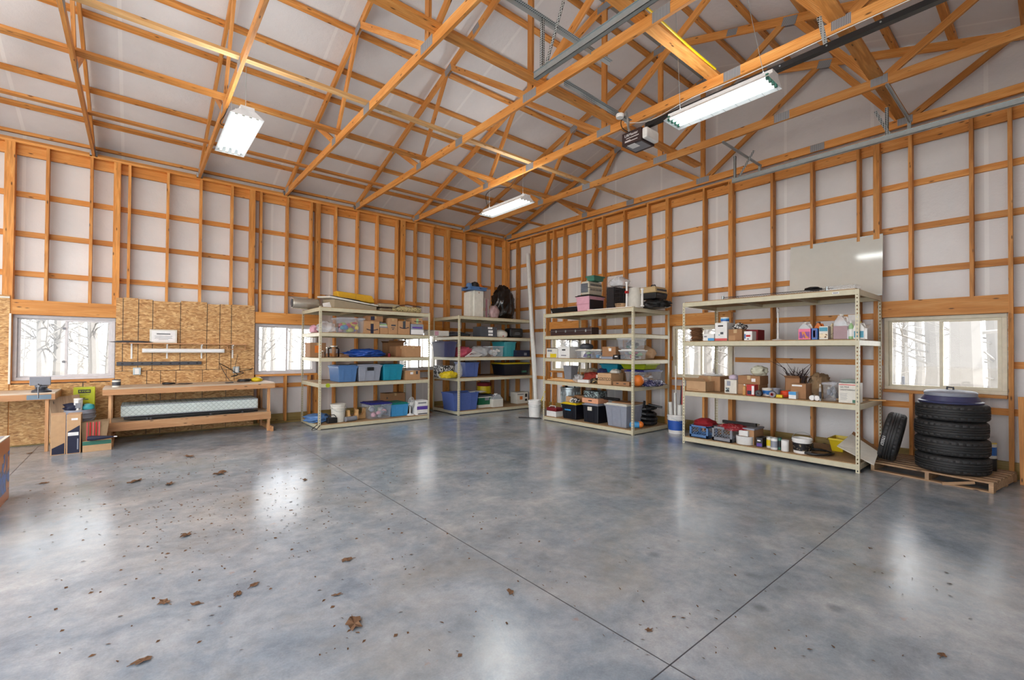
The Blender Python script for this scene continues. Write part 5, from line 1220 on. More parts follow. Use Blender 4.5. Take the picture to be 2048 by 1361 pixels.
def post_deco(label, px, hgt, rib):
    s = Cc(px - 3, px + 3, 590, z, FC + .03); c = ctr(s, .05); r = empty('candy_column', c); tag(r, label, 'decoration', 'white decorative columns on the shelf edge')
    MB().lathe([(.035, 0), (.035, .02), (.02, .04), (.02, hgt - .04), (.032, hgt - .02), (.032, hgt), (.001, hgt)], 18).build('column', 'white', r, smooth=True)
    if rib: MB().lump(.05, .03, .06, 3, .5, sub=14, cz=hgt * .55).build('ribbon', 'red', r)
post_deco('tall white decorative column with a red ribbon in front of the lampshade', 1252, .50, True); post_deco('short white decorative post in front of the tan pet carrier', 1283, .34, False)
s = Cc(1276, 1318, 594, z, -.95); hb = .15
lump('black coiled things under the tan pet carrier', Cc(1274, 1324, 597, z, -1.0), .45, 'black', 'black_netting', 'netting', 61, .3, sub=40, fold=1.0, h=.17)
s = Cc(1277, 1312, 574, z + .175, -.95); carrier('tan pet carrier with black handle at the right end of the top shelf', s, .42, 'beige3', 'black', grille=False, handle=True)
o = beam('white_rod', (-1.33, -4.35, 2.432), (-1.30, -5.45, 2.432), .018, .02, 'offwhite'); tag(o, 'thin white rod lying along the front edge of the top shelf, pet carrier unit', 'rod')
z = 1.922
s = Cc(1101, 1183, 658, z); o = empty('long_case', s[0], s[1]); tag(o, 'long black instrument-like case with metal clips on the second shelf', 'case')
MB().box(0, s[2], 0, .24, 0, .15).build('case_body', 'darkbrown', o, bev=.012); MB().box(.0, s[2], -.004, .0, .085, .10).build('metal_trim', 'steel', o)
for k in range(4): MB().box(s[2] * (.14 + .24 * k), s[2] * (.14 + .24 * k) + .03, -.012, -.002, .06, .11).build('clip', 'galv', o, bev=.002)
z = 1.422
carton('white box with yellow print at the left end of the third shelf, pet carrier unit', Cc(1093, 1115, 696, z), .32, 'offwhite', tape=False, patch=[(.35, .9, .03, .40, 'yellow'), (.1, .5, .6, .8, 'grey'), (0, 1, .93, 1, 'darkbrown')])
r = carton('white archive box with hand hole on the third shelf, pet carrier unit', Cc(1116, 1139, 694, z), .38, 'white', name='archive_box', tape=False, patch=[(.35, .65, .66, .78, 'black'), (.28, .72, .18, .28, 'grey')]); hh = r['h']
MB().box(-.006, r['w'] + .006, -.006, .386, hh - .055, hh + .002).build('box_lid', 'white', r, bev=.003)
lump('white plastic bag sitting on the white archive box', Cc(1121, 1148, 680, z + hh + .003), .28, 'clear_bag', 'plastic_bag', 'bag', 71, .25, sub=30)
hb = .19
clear_bin('clear bin of toys just right of the white archive box', Cc(1152, 1178, 699, z), .38, 'offwhite', ['dgrey', 'purple', 'ltgreen', 'grey'], 14, 23)
clear_bin('clear bin of grey parts, second clear bin right of the archive box', Cc(1180, 1201, 699, z), .38, 'offwhite', ['skyblue', 'grey', 'greytote', 'offwhite'], 14, 29)
s = Cc(1153, 1174, 687, z + Cc(1152, 1178, 699, z)[3] + .005); lump('grey felt hat lying on the clear bin of toys', s, .3, 'dgrey', 'felt_hat', 'hat', 73, .15, sub=26)
s = Cc(1202, 1225, 713, z); tag(MB().box(0, s[2], 0, .3, 0, .05).build('flat_box', 'greytote', None, s[0], (0, 0, s[1]), bev=.003), 'thin grey flat box under the small taped brown box', 'box')
carton('small taped brown box on the thin grey flat box', Cc(1203, 1230, 694, z + .053), .26, 'card2', dy=.02, patch=[(.5, .68, .55, .85, 'paper')])
carton('small black box wedged beside the lower clear bin of cables', Cc(1226, 1237, 710, z), .2, 'black', tape=False, patch=[(.3, .8, .5, .75, 'paper')])
r = clear_bin('lower clear bin of cables and pink things beside the front right post', Cc(1239, 1267, 699, z, -1.30), .42, 'white', ['pinkcloth', 'dgrey', 'grey', 'ltgreen', 'dgrey'], 16, 31); h1 = r['h']
clear_bin('upper clear bin of cables, stacked beside the front right post', Cc(1235, 1265, 675, z + h1 + .004, -1.30), .42, 'white', ['dgrey', 'greenbox', 'white', 'grey'], 14, 37)
lump('crumpled kraft paper bag with green print at the right end of the third shelf', ((-.78, -5.00, z), -math.pi / 2, .36, .27), .5, 'card3', 'kraft_bag', 'bag', 77, .3, sub=34, fold=.7)
tag(MB().box(0, .26, 0, .20, 0, .05).build('paper_stack', 'paper', None, (-.98, -5.02, z + .001), (0, 0, -1.5)), 'low stack of white papers before the kraft paper bag', 'papers')
z = .912
tag(MB().box(0, .95, 0, .16, 0, .02).box(.1, 1.0, .06, .30, .021, .04).build('wood_offcuts', 'pine_pale', None, (-1.30, -3.12, z), (0, 0, -math.pi / 2)), 'flat wooden offcuts lying at the left end of the fourth shelf', 'wood offcuts')
p = ctr(Cc(1119, 1146, 736, z, -1.25), .3); wb_ = empty('waste_basket', (p.x, p.y, z), -math.pi / 2); tag(wb_, 'grey plastic waste basket in front of the window on the fourth shelf', 'waste basket')
MB().lathe([(.13, 0), (.17, .33), (.18, .34), (.16, .34), (.125, .01), (.001, .01)], 4, sx=1.0, sy=.9).build('basket_body', 'grey', wb_, (0, 0, 0), (0, 0, math.pi / 4), bev=.02)
lump('clear bag of glass jars beside the grey waste basket', Cc(1141, 1158, 750, z), .25, 'clear_bag', 'bag_of_jars', 'bag', 81, .3)
lump('beige cloth bag heaped behind the red cloth', Cc(1160, 1188, 738, z, -.95), .4, 'rug', 'cloth_bag', 'bag', 83, .3, sub=34, fold=.5)
lump('blue denim cloth heaped between the beige bag and teal basin', Cc(1186, 1208, 737, z, -1.0), .4, 'navytote', 'denim_cloth', 'cloth', 84, .3, sub=34, fold=.6)
lump('rusty red cloth bundle on the fourth shelf, pet carrier unit', Cc(1160, 1192, 745, z, -1.2), .3, 'redcloth', 'red_cloth', 'cloth', 85, .35, sub=40, fold=.8, dy=.0)
carton('low white box in front of the rusty red cloth', Cc(1155, 1177, 760, z), .18, 'white', tape=False)
lump('small gold and black trinkets left of the box lettered in black', Cc(1177, 1193, 757, z), .2, 'goldblack', 'trinkets', 'trinkets', 86, .4, sub=30, fold=1)
r = carton('tan box lettered COSTCO in black on the fourth shelf', Cc(1195, 1222, 747, z), .40, 'card3', tape=False, patch=[(.1, .9, .36, .375, 'black')])
text('COSTCO', r['w'] * .235, 'black', r, (r['w'] / 2, -.003, r['h'] * .48), sx=1.05)
tote('teal blue basin stacked at the back behind the tan lettered box', ((-.86, -4.30, z + .20), -math.pi / 2, .46, .20), .42, 'teal', None, taper=.2, name='basin', cat='basin', ribs=False)
carton('cardboard box supporting the teal basin', ((-.84, -4.33, z), -math.pi / 2, .40, .195), .36, 'card2', tape=False)
tote('lime green basin stacked at the back, above the orange ball', ((-.84, -4.80, z + .305), -math.pi / 2, .62, .12), .48, 'lime', None, taper=.2, name='basin', cat='basin', ribs=False)
carton('brown box supporting the lime basin', ((-.80, -4.80, z), -math.pi / 2, .19, .30), .36, 'card2', tape=False)
lump('pair of white sneakers bundled in front of the lime basin', ((-1.12, -4.70, z + .18), -math.pi / 2, .26, .12), .2, 'offwhite', 'sneakers', 'shoes', 87, .35, sub=34, fold=.6)
carton('white box with black lid strip behind the slanted brown carton', ((-1.14, -4.42, z), -math.pi / 2, .50, .175), .26, 'offwhite', tape=False, patch=[(.0, 1.0, .0, .35, 'navy')])
r = carton('small brown carton with side holes, slanted at the front edge of its shelf', Cc(1226, 1256, 764, z), .22, 'card2', tape=False, rz=.12, patch=[(.2, .35, .4, .6, 'black'), (.65, .8, .4, .6, 'black')])
p = ctr(Cc(1259, 1281, 753, z, -1.28), .2); ob = empty('orange_ball', (p.x, p.y, z)); tag(ob, 'orange ball beside the front right post, fourth shelf', 'ball'); MB().lathe([(.11 * math.sin(a), .11 - .11 * math.cos(a)) for a in [math.pi * k / 16 for k in range(17)]], 28).build('ball', 'orange', ob, smooth=True)
lump('navy and white clothes spread at the right front of the fourth shelf', Cc(1276, 1306, 762, z, -1.1), .5, 'navywhite', 'clothes_heap', 'clothes', 89, .4, sub=44, fold=1.0)
clear_bin('clear bin with dark blue lid at the right end of the fourth shelf', ((-.96, -5.02, z), -math.pi / 2, .44, .30), .62, 'navyblue', ['offwhite', 'paper', 'card3', 'greytote'], 18, 41)
# bottom shelf
z = .097
p = ctr(Cc(1090, 1119, 784, z, -1.02), .4); gc = empty('galvanised_can', (-.78, -3.36, z)); tag(gc, 'ribbed galvanised metal bin standing at the left end, behind the red cooler', 'metal bin')
prof = [(.19, 0)]; MB().lathe([(.19, 0), (.20, .04), (.225, .60), (.235, .61), (.235, .64), (.215, .64), (.19, .05), (.001, .04)], 40).build('bin_body', 'galv', gc, smooth=True)
g = MB()
for k in range(22): a = 2 * math.pi * k / 22; g.tube([(math.cos(a) * .203, math.sin(a) * .203, .10), (math.cos(a) * .224, math.sin(a) * .224, .54)], .007, 5)
g.build('ribs', 'galv', gc); MB().tube([(-.23, -.07, .50), (-.27, -.04, .46), (-.27, .04, .46), (-.23, .07, .50)], .008, 7).build('handle', 'galv', gc)
for k, (dx, dy) in enumerate(((-.06, .05), (.05, -.02), (.0, .10))): o = beam('broomstick', (gc.location.x + dx, gc.location.y + dy, .2), (gc.location.x + dx * 1.8, gc.location.y + dy * 1.5 - .03, .80), .026, .026, 'darkbrown'); tag(o, ('leftmost', 'middle', 'rearmost')[k] + ' of the dark sticks standing in the galvanised bin', 'stick', 'dark sticks in the galvanised bin')
r = carton('small red cooler with white base and handle at the front left of its shelf', ((-1.33, -3.14, z), -math.pi / 2, .30, .12), .22, 'white', name='cooler', cat='cooler', tape=False); MB().box(-.004, .304, -.004, .224, .12, .20, tx=0).build('red_lid', 'darkred', r, bev=.02); MB().tube([(.05, .03, .20), (.07, .06, .235), (.23, .06, .235), (.25, .03, .20)], .009, 8).build('handle', 'white', r, smooth=True)
r = tote('black tote with yellow lid on the bottom shelf, left of the latch tote', Cc(1123, 1152, 806, z, -1.30), .50, 'blacktote', 'yellow'); MB().box(r['w'] * .22, r['w'] * .62, .004, .012, r['h'] * .52, r['h'] * .60).build('blue_label', 'skyblue', r); hh = r['h']
carton('small brown box on the yellow lid', ((-1.20, -3.62, z + hh + .003), -math.pi / 2, .17, .12), .13, 'card3', tape=False); carton('brown box behind the small box on the yellow lid', ((-1.02, -3.70, z + hh + .003), -math.pi / 2, .38, .14), .2, 'card2', tape=False)
lump('checked black and white cloth on the yellow lid', ((-1.28, -3.78, z + hh + .003), -math.pi / 2, .22, .10), .14, 'cowprint', 'checked_cloth', 'cloth', 93, .4, sub=30, fold=1)
r = tote('dark tote with a pale latch plate between two other totes', Cc(1166, 1196, 808, z, -1.30), .50, 'blacktote', 'greytote', latch='offwhite', taper=.06); hh = r['h']
r2 = carton('peach coloured drawer box on the latch tote', Cc(1164, 1196, 800, z + hh + .003, -1.25), .34, 'peach', name='drawer_box', tape=False, patch=[(.4, .62, .4, .62, 'darkbrown')], h=.10)
carton('patterned grey basket on the peach drawer box', Cc(1167, 1196, 790, z + hh + .108, -1.2), .30, 'mixed_print', name='patterned_basket', cat='basket', tape=False, h=.14)
r = tote('large grey tote at the right front of the bottom shelf, pet carrier unit', Cc(1210, 1253, 808, z, -1.33), .55, 'greytote', 'greytote', lidmat='offwhite', taper=.16); hh = r['h']
tag(MB().box(0, .50, 0, .34, 0, .018).build('cardboard_sheet', 'card2', None, (-1.22, r.location.y - .08, z + hh + .003), (0, 0, -1.5)), 'flat brown cardboard sheet lying on the large grey tote', 'cardboard')
o = MB().tube([(0, 0, 0), (0, .5, .0)], .028, 12).tube([(0, .33, 0), (0, .34, .10)], .018, 8).build('black_nozzle', 'black', None, (-1.05, -4.95, z + hh + .05), smooth=True); tag(o, 'black vacuum tube lying on the lid of the large grey tote', 'vacuum tube')
vh = empty('vacuum_hose', (-.60, -5.26, z)); tag(vh, 'black ribbed vacuum hose coiled behind the blue roll and orange ball', 'vacuum hose')
for k, (ra, zz, tl_) in enumerate(((.19, .06, 0), (.20, .15, .1), (.18, .24, .12), (.19, .34, -.1))): MB().tube([(math.cos(a) * ra, math.sin(a) * ra, 0) for a in [math.radians(12 * q) for q in range(30)]], [.036 if q % 2 else .042 for q in range(30)], 10, closed=True).build('hose_coil', 'black', vh, (0, 0, zz), (tl_, tl_ * .5, 0))
MB().tube([(-.2, -.1, .36), (-.22, -.12, .50)], .024, 10).build('nozzle', 'black', vh); MB().tube([(-.05, -.10, .42), (.05, -.34, .38)], .022, 10).build('nozzle', 'black', vh)
o = MB().lathe([(.055, 0), (.06, .01), (.06, .23), (.05, .24), (.02, .24)], 24).build('blue_roll', 'skyblue', None, (-1.16, -5.22, z + .061), (math.pi / 2, 0, .5), smooth=True); tag(o, 'bright blue foam roll on the right front of the bottom shelf', 'roll')
o = MB().lathe([(.065 * math.sin(a), .065 - .065 * math.cos(a)) for a in [math.pi * k / 12 for k in range(13)]], 22, sx=1.4).build('orange_toy', 'orange', None, (-1.02, -5.42, z), (0, 0, 1.0), smooth=True); tag(o, 'orange rounded toy beside the blue foam roll', 'toy')
# bucket with pipes
bk = bucket('white bucket with blue label holding cut pipes, between the two right hand units', -.45, -5.85, 0, .165, .36, 'white', band='bluelabel', rz=0)
for k, (dx, dy, hgt, c, ra, lb) in enumerate(((-.08, .06, .60, 'pvc', .035, 'short white pipe, leftmost in the bucket'), (-.04, .0, .78, 'pvc', .022, 'thin white pipe standing tall in the bucket'), (-.02, -.08, .56, 'pvc', .045, 'thick short white pipe in the middle of the bucket'), (.03, .03, 1.30, 'offwhite', .015, 'long pale rod rising from the bucket'),
                                            (.06, -.07, .92, 'dgrey', .03, 'dark grey pipe in the bucket'), (.02, -.11, 1.25, 'red', .012, 'long red rod rising from the bucket'))):
    o = MB().tube([(-.45 + dx * .8, -5.85 + dy * .8, .03), (-.45 + dx * 1.25, -5.85 + dy * 1.2, hgt)], ra, 14).build('pipe', c, None, smooth=True); tag(o, lb, 'pipe', 'pipes and rods standing in the white bucket')

# ------------------------------------------------------------------ unit with the whiteboard (D)
FD = -1.20
Dd = lambda a, b, t, z, x=FD: slot('R', x, z, a, b, t)
z = 2.442
wb_ = empty('whiteboard', (-.06, -7.70, z), -math.pi / 2); wb_.rotation_euler = (math.radians(-4), 0, -math.pi / 2); tag(wb_, 'large whiteboard standing on the top shelf against the right wall', 'whiteboard')
MB().box(0, 1.24, 0, .02, 0, .93).build('board_panel', 'wboard', wb_)
for q in ((0, 1.24, 0, .012), (0, 1.24, .918, .93)): MB().box(q[0], q[1], -.003, .022, q[2], q[3]).build('frame_rail', 'galv', wb_)
o = empty('wire_rack', (-1.05, -7.02, z), -math.pi / 2); tag(o, 'black and white wire rack panel lying on the top shelf left of the whiteboard', 'wire rack')
g = MB()
for k in range(46): g.tube([(k * .035, 0, .01), (k * .035, .42, .01)], .004, 4)
for k in range(5): g.tube([(0, .105 * k, .016), (1.58, .105 * k, .016)], .006, 5)
for k in range(2): g.tube([(0, -.0 + .0 * k, .016 + .03 * k), (1.58, 0, .016 + .03 * k)], .005, 5)
for k in range(45): g.tube([(k * .035, 0, .016), (k * .035 + .0175, 0, .046), (k * .035 + .035, 0, .016)], .003, 4)
g.build('wire_grid', 'steel', o)
for x in (.02, 1.50): MB().lathe([(.02, 0), (.02, .07)], 14).build('corner_sleeve', 'galv', o, (x, .0, 0))
o = MB().lump(.14, .10, .05, 5, .3, sub=22).build('dark_tool', 'black', None, (-.95, -8.32, z + .05), smooth='all'); tag(o, 'black rounded tool lying on the wire rack near the whiteboard', 'tool')
o = carton('long translucent white box on the top shelf in front of the whiteboard', ((-1.08, -8.52, z), -math.pi / 2, .34, .075), .25, 'clear_bin', tape=False, name='plastic_box'); MB().box(.01, .32, .01, .24, .005, .03).build('contents', 'offwhite', o)
lb_ = MB().box(2.20, 2.28, -.0012, .0, 2.385, 2.41).build('printed_sticker', 'paper', UD); MB().box(2.21, 2.27, -.002, -.0012, 2.393, 2.402).build('printed_line', 'dgrey', UD)
z = 1.767
p = ctr(Dd(1376, 1398, 659, z), .22); pc = empty('firewood_disc_stack', (p.x, p.y, z)); tag(pc, 'stack of ragged bark discs in front of the window on the upper shelf', 'bark stack')
rr = random.Random(3)
for k in range(9): MB().lump(.105 + rr.uniform(-.012, .012), .105, .030, k, .28, 3.5, sub=22, fold=.6, cz=.0255 * k).build('bark_disc', 'barkbrown', pc, (rr.uniform(-.01, .01), rr.uniform(-.01, .01), 0))
mat('barkbrown', (.50, .34, .22), .9, var=.3)
carton('white and pale blue box between the bark discs and the tall white box', Dd(1406, 1428, 668, z), .24, 'white', tape=False, patch=[(.45, 1.0, .0, .38, 'skyblue'), (.1, .35, .5, .7, 'grey')])
r = carton('tall white box with hand hole and red base stripe', Dd(1430, 1454, 646, z), .30, 'white', tape=False, patch=[(0, 1, .0, .13, 'pinkred'), (.25, .68, .78, .86, 'black'), (.45, .7, .35, .48, 'dgrey'), (.3, .42, .30, .34, 'teal')]); hh = r['h']
p = ctr(Dd(1439, 1453, 634, z + hh), .14); rl = empty('tape_rolls', (p.x, p.y, z + hh + .002)); tag(rl, 'blue and white rolls of tape stacked on the tall white box', 'tape rolls')
for k, c in enumerate(('white', 'blue', 'skyblue', 'white')): MB().lathe([(.035, 0), (.065, 0), (.065, .021), (.035, .021), (.035, 0)], 26, cap=False, cz=.022 * k).build('tape_roll', c, rl)
carton('taped brown carton right of the tall white box on the upper shelf', Dd(1457, 1484, 659, z), .30, 'card2', patch=[(.0, .5, .0, .45, 'card')]); hh = Dd(1457, 1484, 659, z)[3]
lump('black and white plastic bag on the taped brown carton', Dd(1460, 1484, 646, z + hh + .003), .25, 'cowprint', 'small_bag', 'bag', 101, .4, sub=34, fold=.6)
carton('dark red box behind the white red-lettered box', Dd(1490, 1516, 660, z, -1.05), .25, 'darkred', tape=False)
r = carton('white box with red and blue lettering on the upper shelf', Dd(1488, 1504, 663, z), .18, 'white', tape=False, patch=[(.25, .80, .38, .60, 'red'), (.05, .2, .2, .7, 'blue'), (.4, .6, .1, .2, 'navy')]); MB().box(r['w'], r['w'] + .0015, .02, .16, .02, r['h'] * .9).build('side_print', 'bluewhite', r)
p = ctr(Dd(1553, 1559, 660, z, -.80), .05); pl = empty('plunger', (-.80, p.y, z)); tag(pl, 'white handled plunger standing alone in the middle of the upper shelf', 'plunger')
MB().lathe([(.09, 0), (.085, .015), (.02, .03), (.013, .05), (.013, .44), (.001, .445)], 20).build('plunger_body', 'white', pl, smooth=True); MB().tube([(.035 * math.cos(a), 0, .475 + .035 * math.sin(a)) for a in [math.radians(30 * k) for k in range(12)]], .008, 8, closed=True).build('ring_handle', 'white', pl)
jug('jug of bright pink liquid with an orange and purple label', Dd(1597, 1621, 645, z), .14, 'pink_liq', .62, 'offwhite', band='pinklabel')
r = carton('small dark blue box between the pink jug and the printed sack', Dd(1623, 1635, 657, z), .12, 'blue', tape=False, patch=[(.2, .8, .15, .85, 'navyblue'), (.3, .6, .2, .8, 'skyblue')])
jug('orange plastic container behind the dark blue box', Dd(1628, 1645, 644, z, -1.0), .12, None, .5, 'black', body='orange')
r = carton('printed cream and teal packet left of the large brown jug', Dd(1638, 1656, 653, z), .14, 'offwhite', tape=False, name='printed_packet', cat='packet', patch=[(.05, .95, .62, .92, 'teal'), (.05, .95, .12, .45, 'brownprint')])
lump('brown crinkled plastic bag behind the printed packet', Dd(1655, 1669, 647, z, -1.08), .2, 'brownprint', 'crinkled_bag', 'bag', 103, .3, sub=26)
jug('large clear jug half filled with brown liquid', Dd(1667, 1694, 628, z), .17, 'brownliq', .52, 'offwhite')
bottle('slim bottle with green label and white cap beside the brown jug', Dd(1696, 1706, 642, z), 'ltgreen', 'white', 'white')
jug('white detergent jug with teal label beside the front right post', Dd(1706, 1729, 643, z), .14, None, .5, 'yellow', body='white', band='teal')
o = empty('folded_card', (-.85, -8.72, z)); tag(o, 'open white cardboard box tipped over at the right end of the upper shelf', 'box'); MB().add([(0, 0, .10), (.02, -.22, .16), (.24, -.20, .22), (.22, .02, .18), (-.12, -.12, .13)], [(0, 1, 2, 3), (0, 4, 1)]).build('card_flap', 'paper', o).modifiers.new('s', 'SOLIDIFY').thickness = .005
MB().box(.02, .20, -.14, .02, 0, .10).build('card_base', 'offwhite', o, bev=.006); MB().box(.14, .16, -.10, .04, .12, .36).build('upright_card', 'paper', o)
z = .907
carton('opened flat carton at the left front of the middle shelf, whiteboard unit', Dd(1372, 1412, 763, z), .34, 'card3', flap='open', patch=[(.1, .6, .15, .2, 'card2')])
carton('carton with bubble wrap on top, behind the opened flat carton', Dd(1398, 1440, 753, z, -.90), .34, 'card', tape=True, patch=[(.5, .6, .0, .9, 'card3')])
lump('bubble wrap heaped on the back carton by the window', Dd(1396, 1436, 747, z + Dd(1398, 1440, 753, z, -.90)[3] + .003, -.9), .3, 'clear_bag', 'bubble_wrap', 'bubble wrap', 105, .3, sub=30, fold=.7)
r = carton('white paper towel carton with print on the middle shelf', Dd(1449, 1473, 760, z, -1.1), .24, 'offwhite', tape=False, patch=[(.2, .5, .55, .9, 'greytote'), (.1, .4, .1, .4, 'mixed_print')])
lump('lilac towel folded on the white printed carton', Dd(1453, 1472, 750, z + r['h'] + .002, -1.1), .2, 'lilac', 'folded_towel', 'towel', 107, .15, sub=26, fold=.4)
cl = carton('lower brown carton under the open carton, middle shelf', Dd(1475, 1518, 769, z, -1.05), .34, 'card', tape=False); hl = cl['h']
cu = carton('upper brown carton with a white label, cloth spilling out', Dd(1476, 1520, 752, z + hl + .003, -1.06), .32, 'card2', flap=None, tape=True, patch=[(.62, .80, .3, .68, 'paper')]); hu = cu['h']
lump('cream cloth bag spilling out of the upper carton', Dd(1498, 1526, 733, z + hl + hu + .006, -1.0), .25, 'creamcloth', 'cloth_bag', 'cloth bag', 109, .45, sub=34, fold=.8)
bottle('squeeze bottle of amber glue beside the red box', Dd(1484, 1491, 769, z), 'gluelab', 'white')
r = carton('red printed box in front of the brown cartons', Dd(1493, 1509, 770, z), .14, 'red', tape=False, patch=[(.1, .6, .1, .45, 'navy'), (.65, .95, .1, .9, 'paper')])
def roll(label, a, b_, t, c, inner, x=FD + .03):
    s = Dd(a, b_, t, z, x); q = s[2] / 2; o = empty('tape_reel', (x, s[0][1] - q, z + q), -math.pi / 2); tag(o, label, 'tape roll', 'tape rolls on the middle shelf'); MB().lathe([(q * .5, 0), (q, 0), (q, .06), (q * .5, .06), (q * .5, 0)], 28, cap=False).build('tape_ring', c, o, (0, 0, 0), (math.pi / 2, 0, 0), smooth=True); MB().lathe([(q * .42, -.002), (q * .5, -.002), (q * .5, .062), (q * .42, .062), (q * .42, 0)], 28, cap=False).build('core', inner, o, (0, 0, 0), (math.pi / 2, 0, 0))
roll('black roll of tape standing on edge beside the red box', 1513, 1526, 778, 'black', 'grey'); roll('grey reel standing on edge left of the orange cord', 1541, 1554, 775, 'grey', 'red')
p = ctr(Dd(1524, 1539, 774, z, -1.08), .12); bucket('small white tub with faded print between the tape rolls', p.x, p.y, z, .072, .12, 'offwhite', band='bluewhite', bail=False, name='small_tub', cat='tub')
p = ctr(Dd(1541, 1556, 774, z, -.98), .12); bucket('small translucent tub with purple rim behind the grey reel', p.x, p.y, z, .072, .12, 'greytote', bail=False, name='small_tub', cat='tub')
tag(MB().box(0, .09, 0, .05, 0, .045).build('tape_measure', 'yellow', None, Dd(1551, 1560, 786, z)[0], (0, 0, -1.6), bev=.008), 'yellow tape measure lying in front of the orange cord', 'tape measure')
p = ctr(Dd(1561, 1577, 773, z, -1.1), .14); coil('bundle of orange extension cord on the middle shelf', (p.x, p.y, z), .065, 7, .012, 'orangered', 'cord_bundle', 'cord', dz=.011, seed=6)
r = carton('tall brown carton full of dark branches on the middle shelf', Dd(1570, 1600, 757, z, -.92), .30, 'card2', tape=False, flap='open')
br = MB(); rr = random.Random(9)
for k in range(46):
    a = rr.uniform(-1.2, 1.2); L_ = rr.uniform(.12, .24) if k > 5 else rr.uniform(.34, .48); x0 = rr.uniform(.04, .22); y0 = rr.uniform(.05, .24)
    if k <= 5: a = (-.9, -.7, .55, .75, -.5, .6)[k]; L_ = (.46, .40, .28, .34, .3, .24)[k]
    br.tube([(x0, y0, .06), (x0 + math.sin(a) * L_ * .4, y0, .12 + L_ * .45), (x0 + math.sin(a) * L_, y0 + rr.uniform(-.05, .05), .12 + math.cos(a) * L_ + .04)], [.008, .006, .002], 5)
o = br.build('dry_branches', 'darkbrown', None, (-.92, Dd(1570, 1600, 757, z, -.92)[0][1], z + .10), (0, 0, -math.pi / 2)); tag(o, 'dark dry branches sticking out of the tall brown carton', 'branches')
r = carton('torn brown carton with a white label in front of the branches', Dd(1581, 1612, 768, z, -1.12), .24, 'card2', tape=False, patch=[(.1, .75, .82, .92, 'paper')])
r = carton('small pale blue and white box at the front edge below the branches', Dd(1577, 1592, 784, z, -1.21), .10, 'white', tape=False, patch=[(0, 1, .55, 1, 'skyblue')])
lump('heap of brown paper and packing behind the clear jar', Dd(1608, 1650, 750, z, -.85), .5, 'kraft', 'packing_paper', 'packing paper', 111, .35, sub=44, fold=1.0)
for k, (a, b_) in enumerate(((1618, 1627), (1628, 1638))):
    s = Dd(a, b_, 790, z, -1.2); o = MB().lathe([(.035, 0), (.035, .10), (.02, .10)], 20).build('white_roll', 'white', None, (-1.20, s[0][1] - .035, z + .036), (0, math.pi / 2, 0), smooth=True); tag(o, ('left', 'right')[k] + ' one of two small white rolls at the front edge of the shelf', 'roll', 'small white rolls')
bottle('small clear bottle with dark label before the clear jar', Dd(1637, 1642, 769, z), 'clear_bag', 'white', 'dgrey')
clear_bin('wide clear plastic tub left of the white box lettered ULTRA', Dd(1645, 1672, 766, z, -1.12), .34, None, ['greytote', 'offwhite', 'grey', 'dgrey'], 14, 47)
r = carton('white box lettered ULTRA LIGHTWEIGHT beside the front right post', Dd(1677, 1713, 767, z), .30, 'offwhite', tape=False, patch=[(.03, .97, .90, .94, 'pinkred'), (.78, .98, .03, .18, 'green')])
text('ULTRA', r['w'] * .16, 'dgrey', r, (r['w'] * .10, -.003, r['h'] * .80), ax='LEFT'); text('LIGHTWEIGHT', r['w'] * .135, 'dgrey', r, (r['w'] * .10, -.003, r['h'] * .66), ax='LEFT')
for k in range(6): MB().box(r['w'] * .10, r['w'] * (.5 - .04 * (k % 2)), -.0016, -.0003, r['h'] * (.46 - .06 * k), r['h'] * (.475 - .06 * k)).build('printed_text', 'grey', r)
lump('grey green plastic sheet folded on the white lettered box', Dd(1676, 1712, 759, z + r['h'] + .003), .26, 'ltgreen2', 'plastic_sheet', 'plastic sheet', 113, .3, sub=30, fold=.6)
bottle('tall white bottle standing right of the front post', ((-1.12, -8.80, z), -math.pi / 2, .085, .26), 'white', 'white')
o = beam('wooden_stick', (-.95, -8.60, z + .02), (-.70, -9.10, z + .03), .016, .02, 'pine_pale'); tag(o, 'thin wooden stick poking out from the right end of the middle shelf', 'stick')
# bottom shelf
z = .122
c1 = crate('blue milk crate at the left end of the bottom shelf, whiteboard unit', Dd(1379, 1416, 852, z), .34, 'bluetote')
lump('red cloth heaped on the left half of the blue milk crate', ((-1.16, -6.54, z + c1['h'] - .03), -math.pi / 2, .36, .14), .3, 'crimson', 'red_cloth', 'cloth', 121, .3, sub=40, fold=.8)
c2 = crate('grey milk crate next to the blue milk crate', Dd(1424, 1464, 855, z), .36, 'grey')
lump('red and white netting hanging over the grey milk crate', ((-1.21, -6.99, z + c2['h'] - .04), -math.pi / 2, .44, .09), .34, 'redwhite2', 'red_netting', 'netting', 123, .35, sub=40, fold=1.0)
o = beam('black_bat', (-.95, -7.00, z + c2['h'] + .06), (-1.00, -7.55, z + c2['h'] + .07), .05, .05, 'black'); tag(o, 'black padded stick lying across the grey milk crate', 'stick')
o = MB().box(0, .50, 0, .30, 0, .02).build('cream_board', 'creamcloth', None, (-.90, -6.95, z + c2['h'] + .01), (0, 0, -1.5)); tag(o, 'pale cream board lying over the back of the grey milk crate', 'board')
r = carton('brown carton with a white lid behind the white tub', Dd(1480, 1508, 860, z, -1.10), .36, 'card', tape=False, patch=[(.1, .25, .6, .85, 'darkred'), (.5, .65, .6, .85, 'darkred')]); MB().box(-.01, r['w'] + .01, -.01, .37, r['h'], r['h'] + .025).build('white_lid', 'greytote', r, bev=.004)
p = ctr(Dd(1471, 1497, 880, z, -1.2), .2); o = empty('white_tub', (p.x, p.y + .0, z)); tag(o, 'low oval white tub in front of the lidded brown carton', 'tub'); MB().lathe([(.12, 0), (.125, .01), (.13, .12), (.135, .13), (.12, .13), (.11, .02), (.001, .02)], 30, sx=.75).build('tub_body', 'white', o, smooth=True)
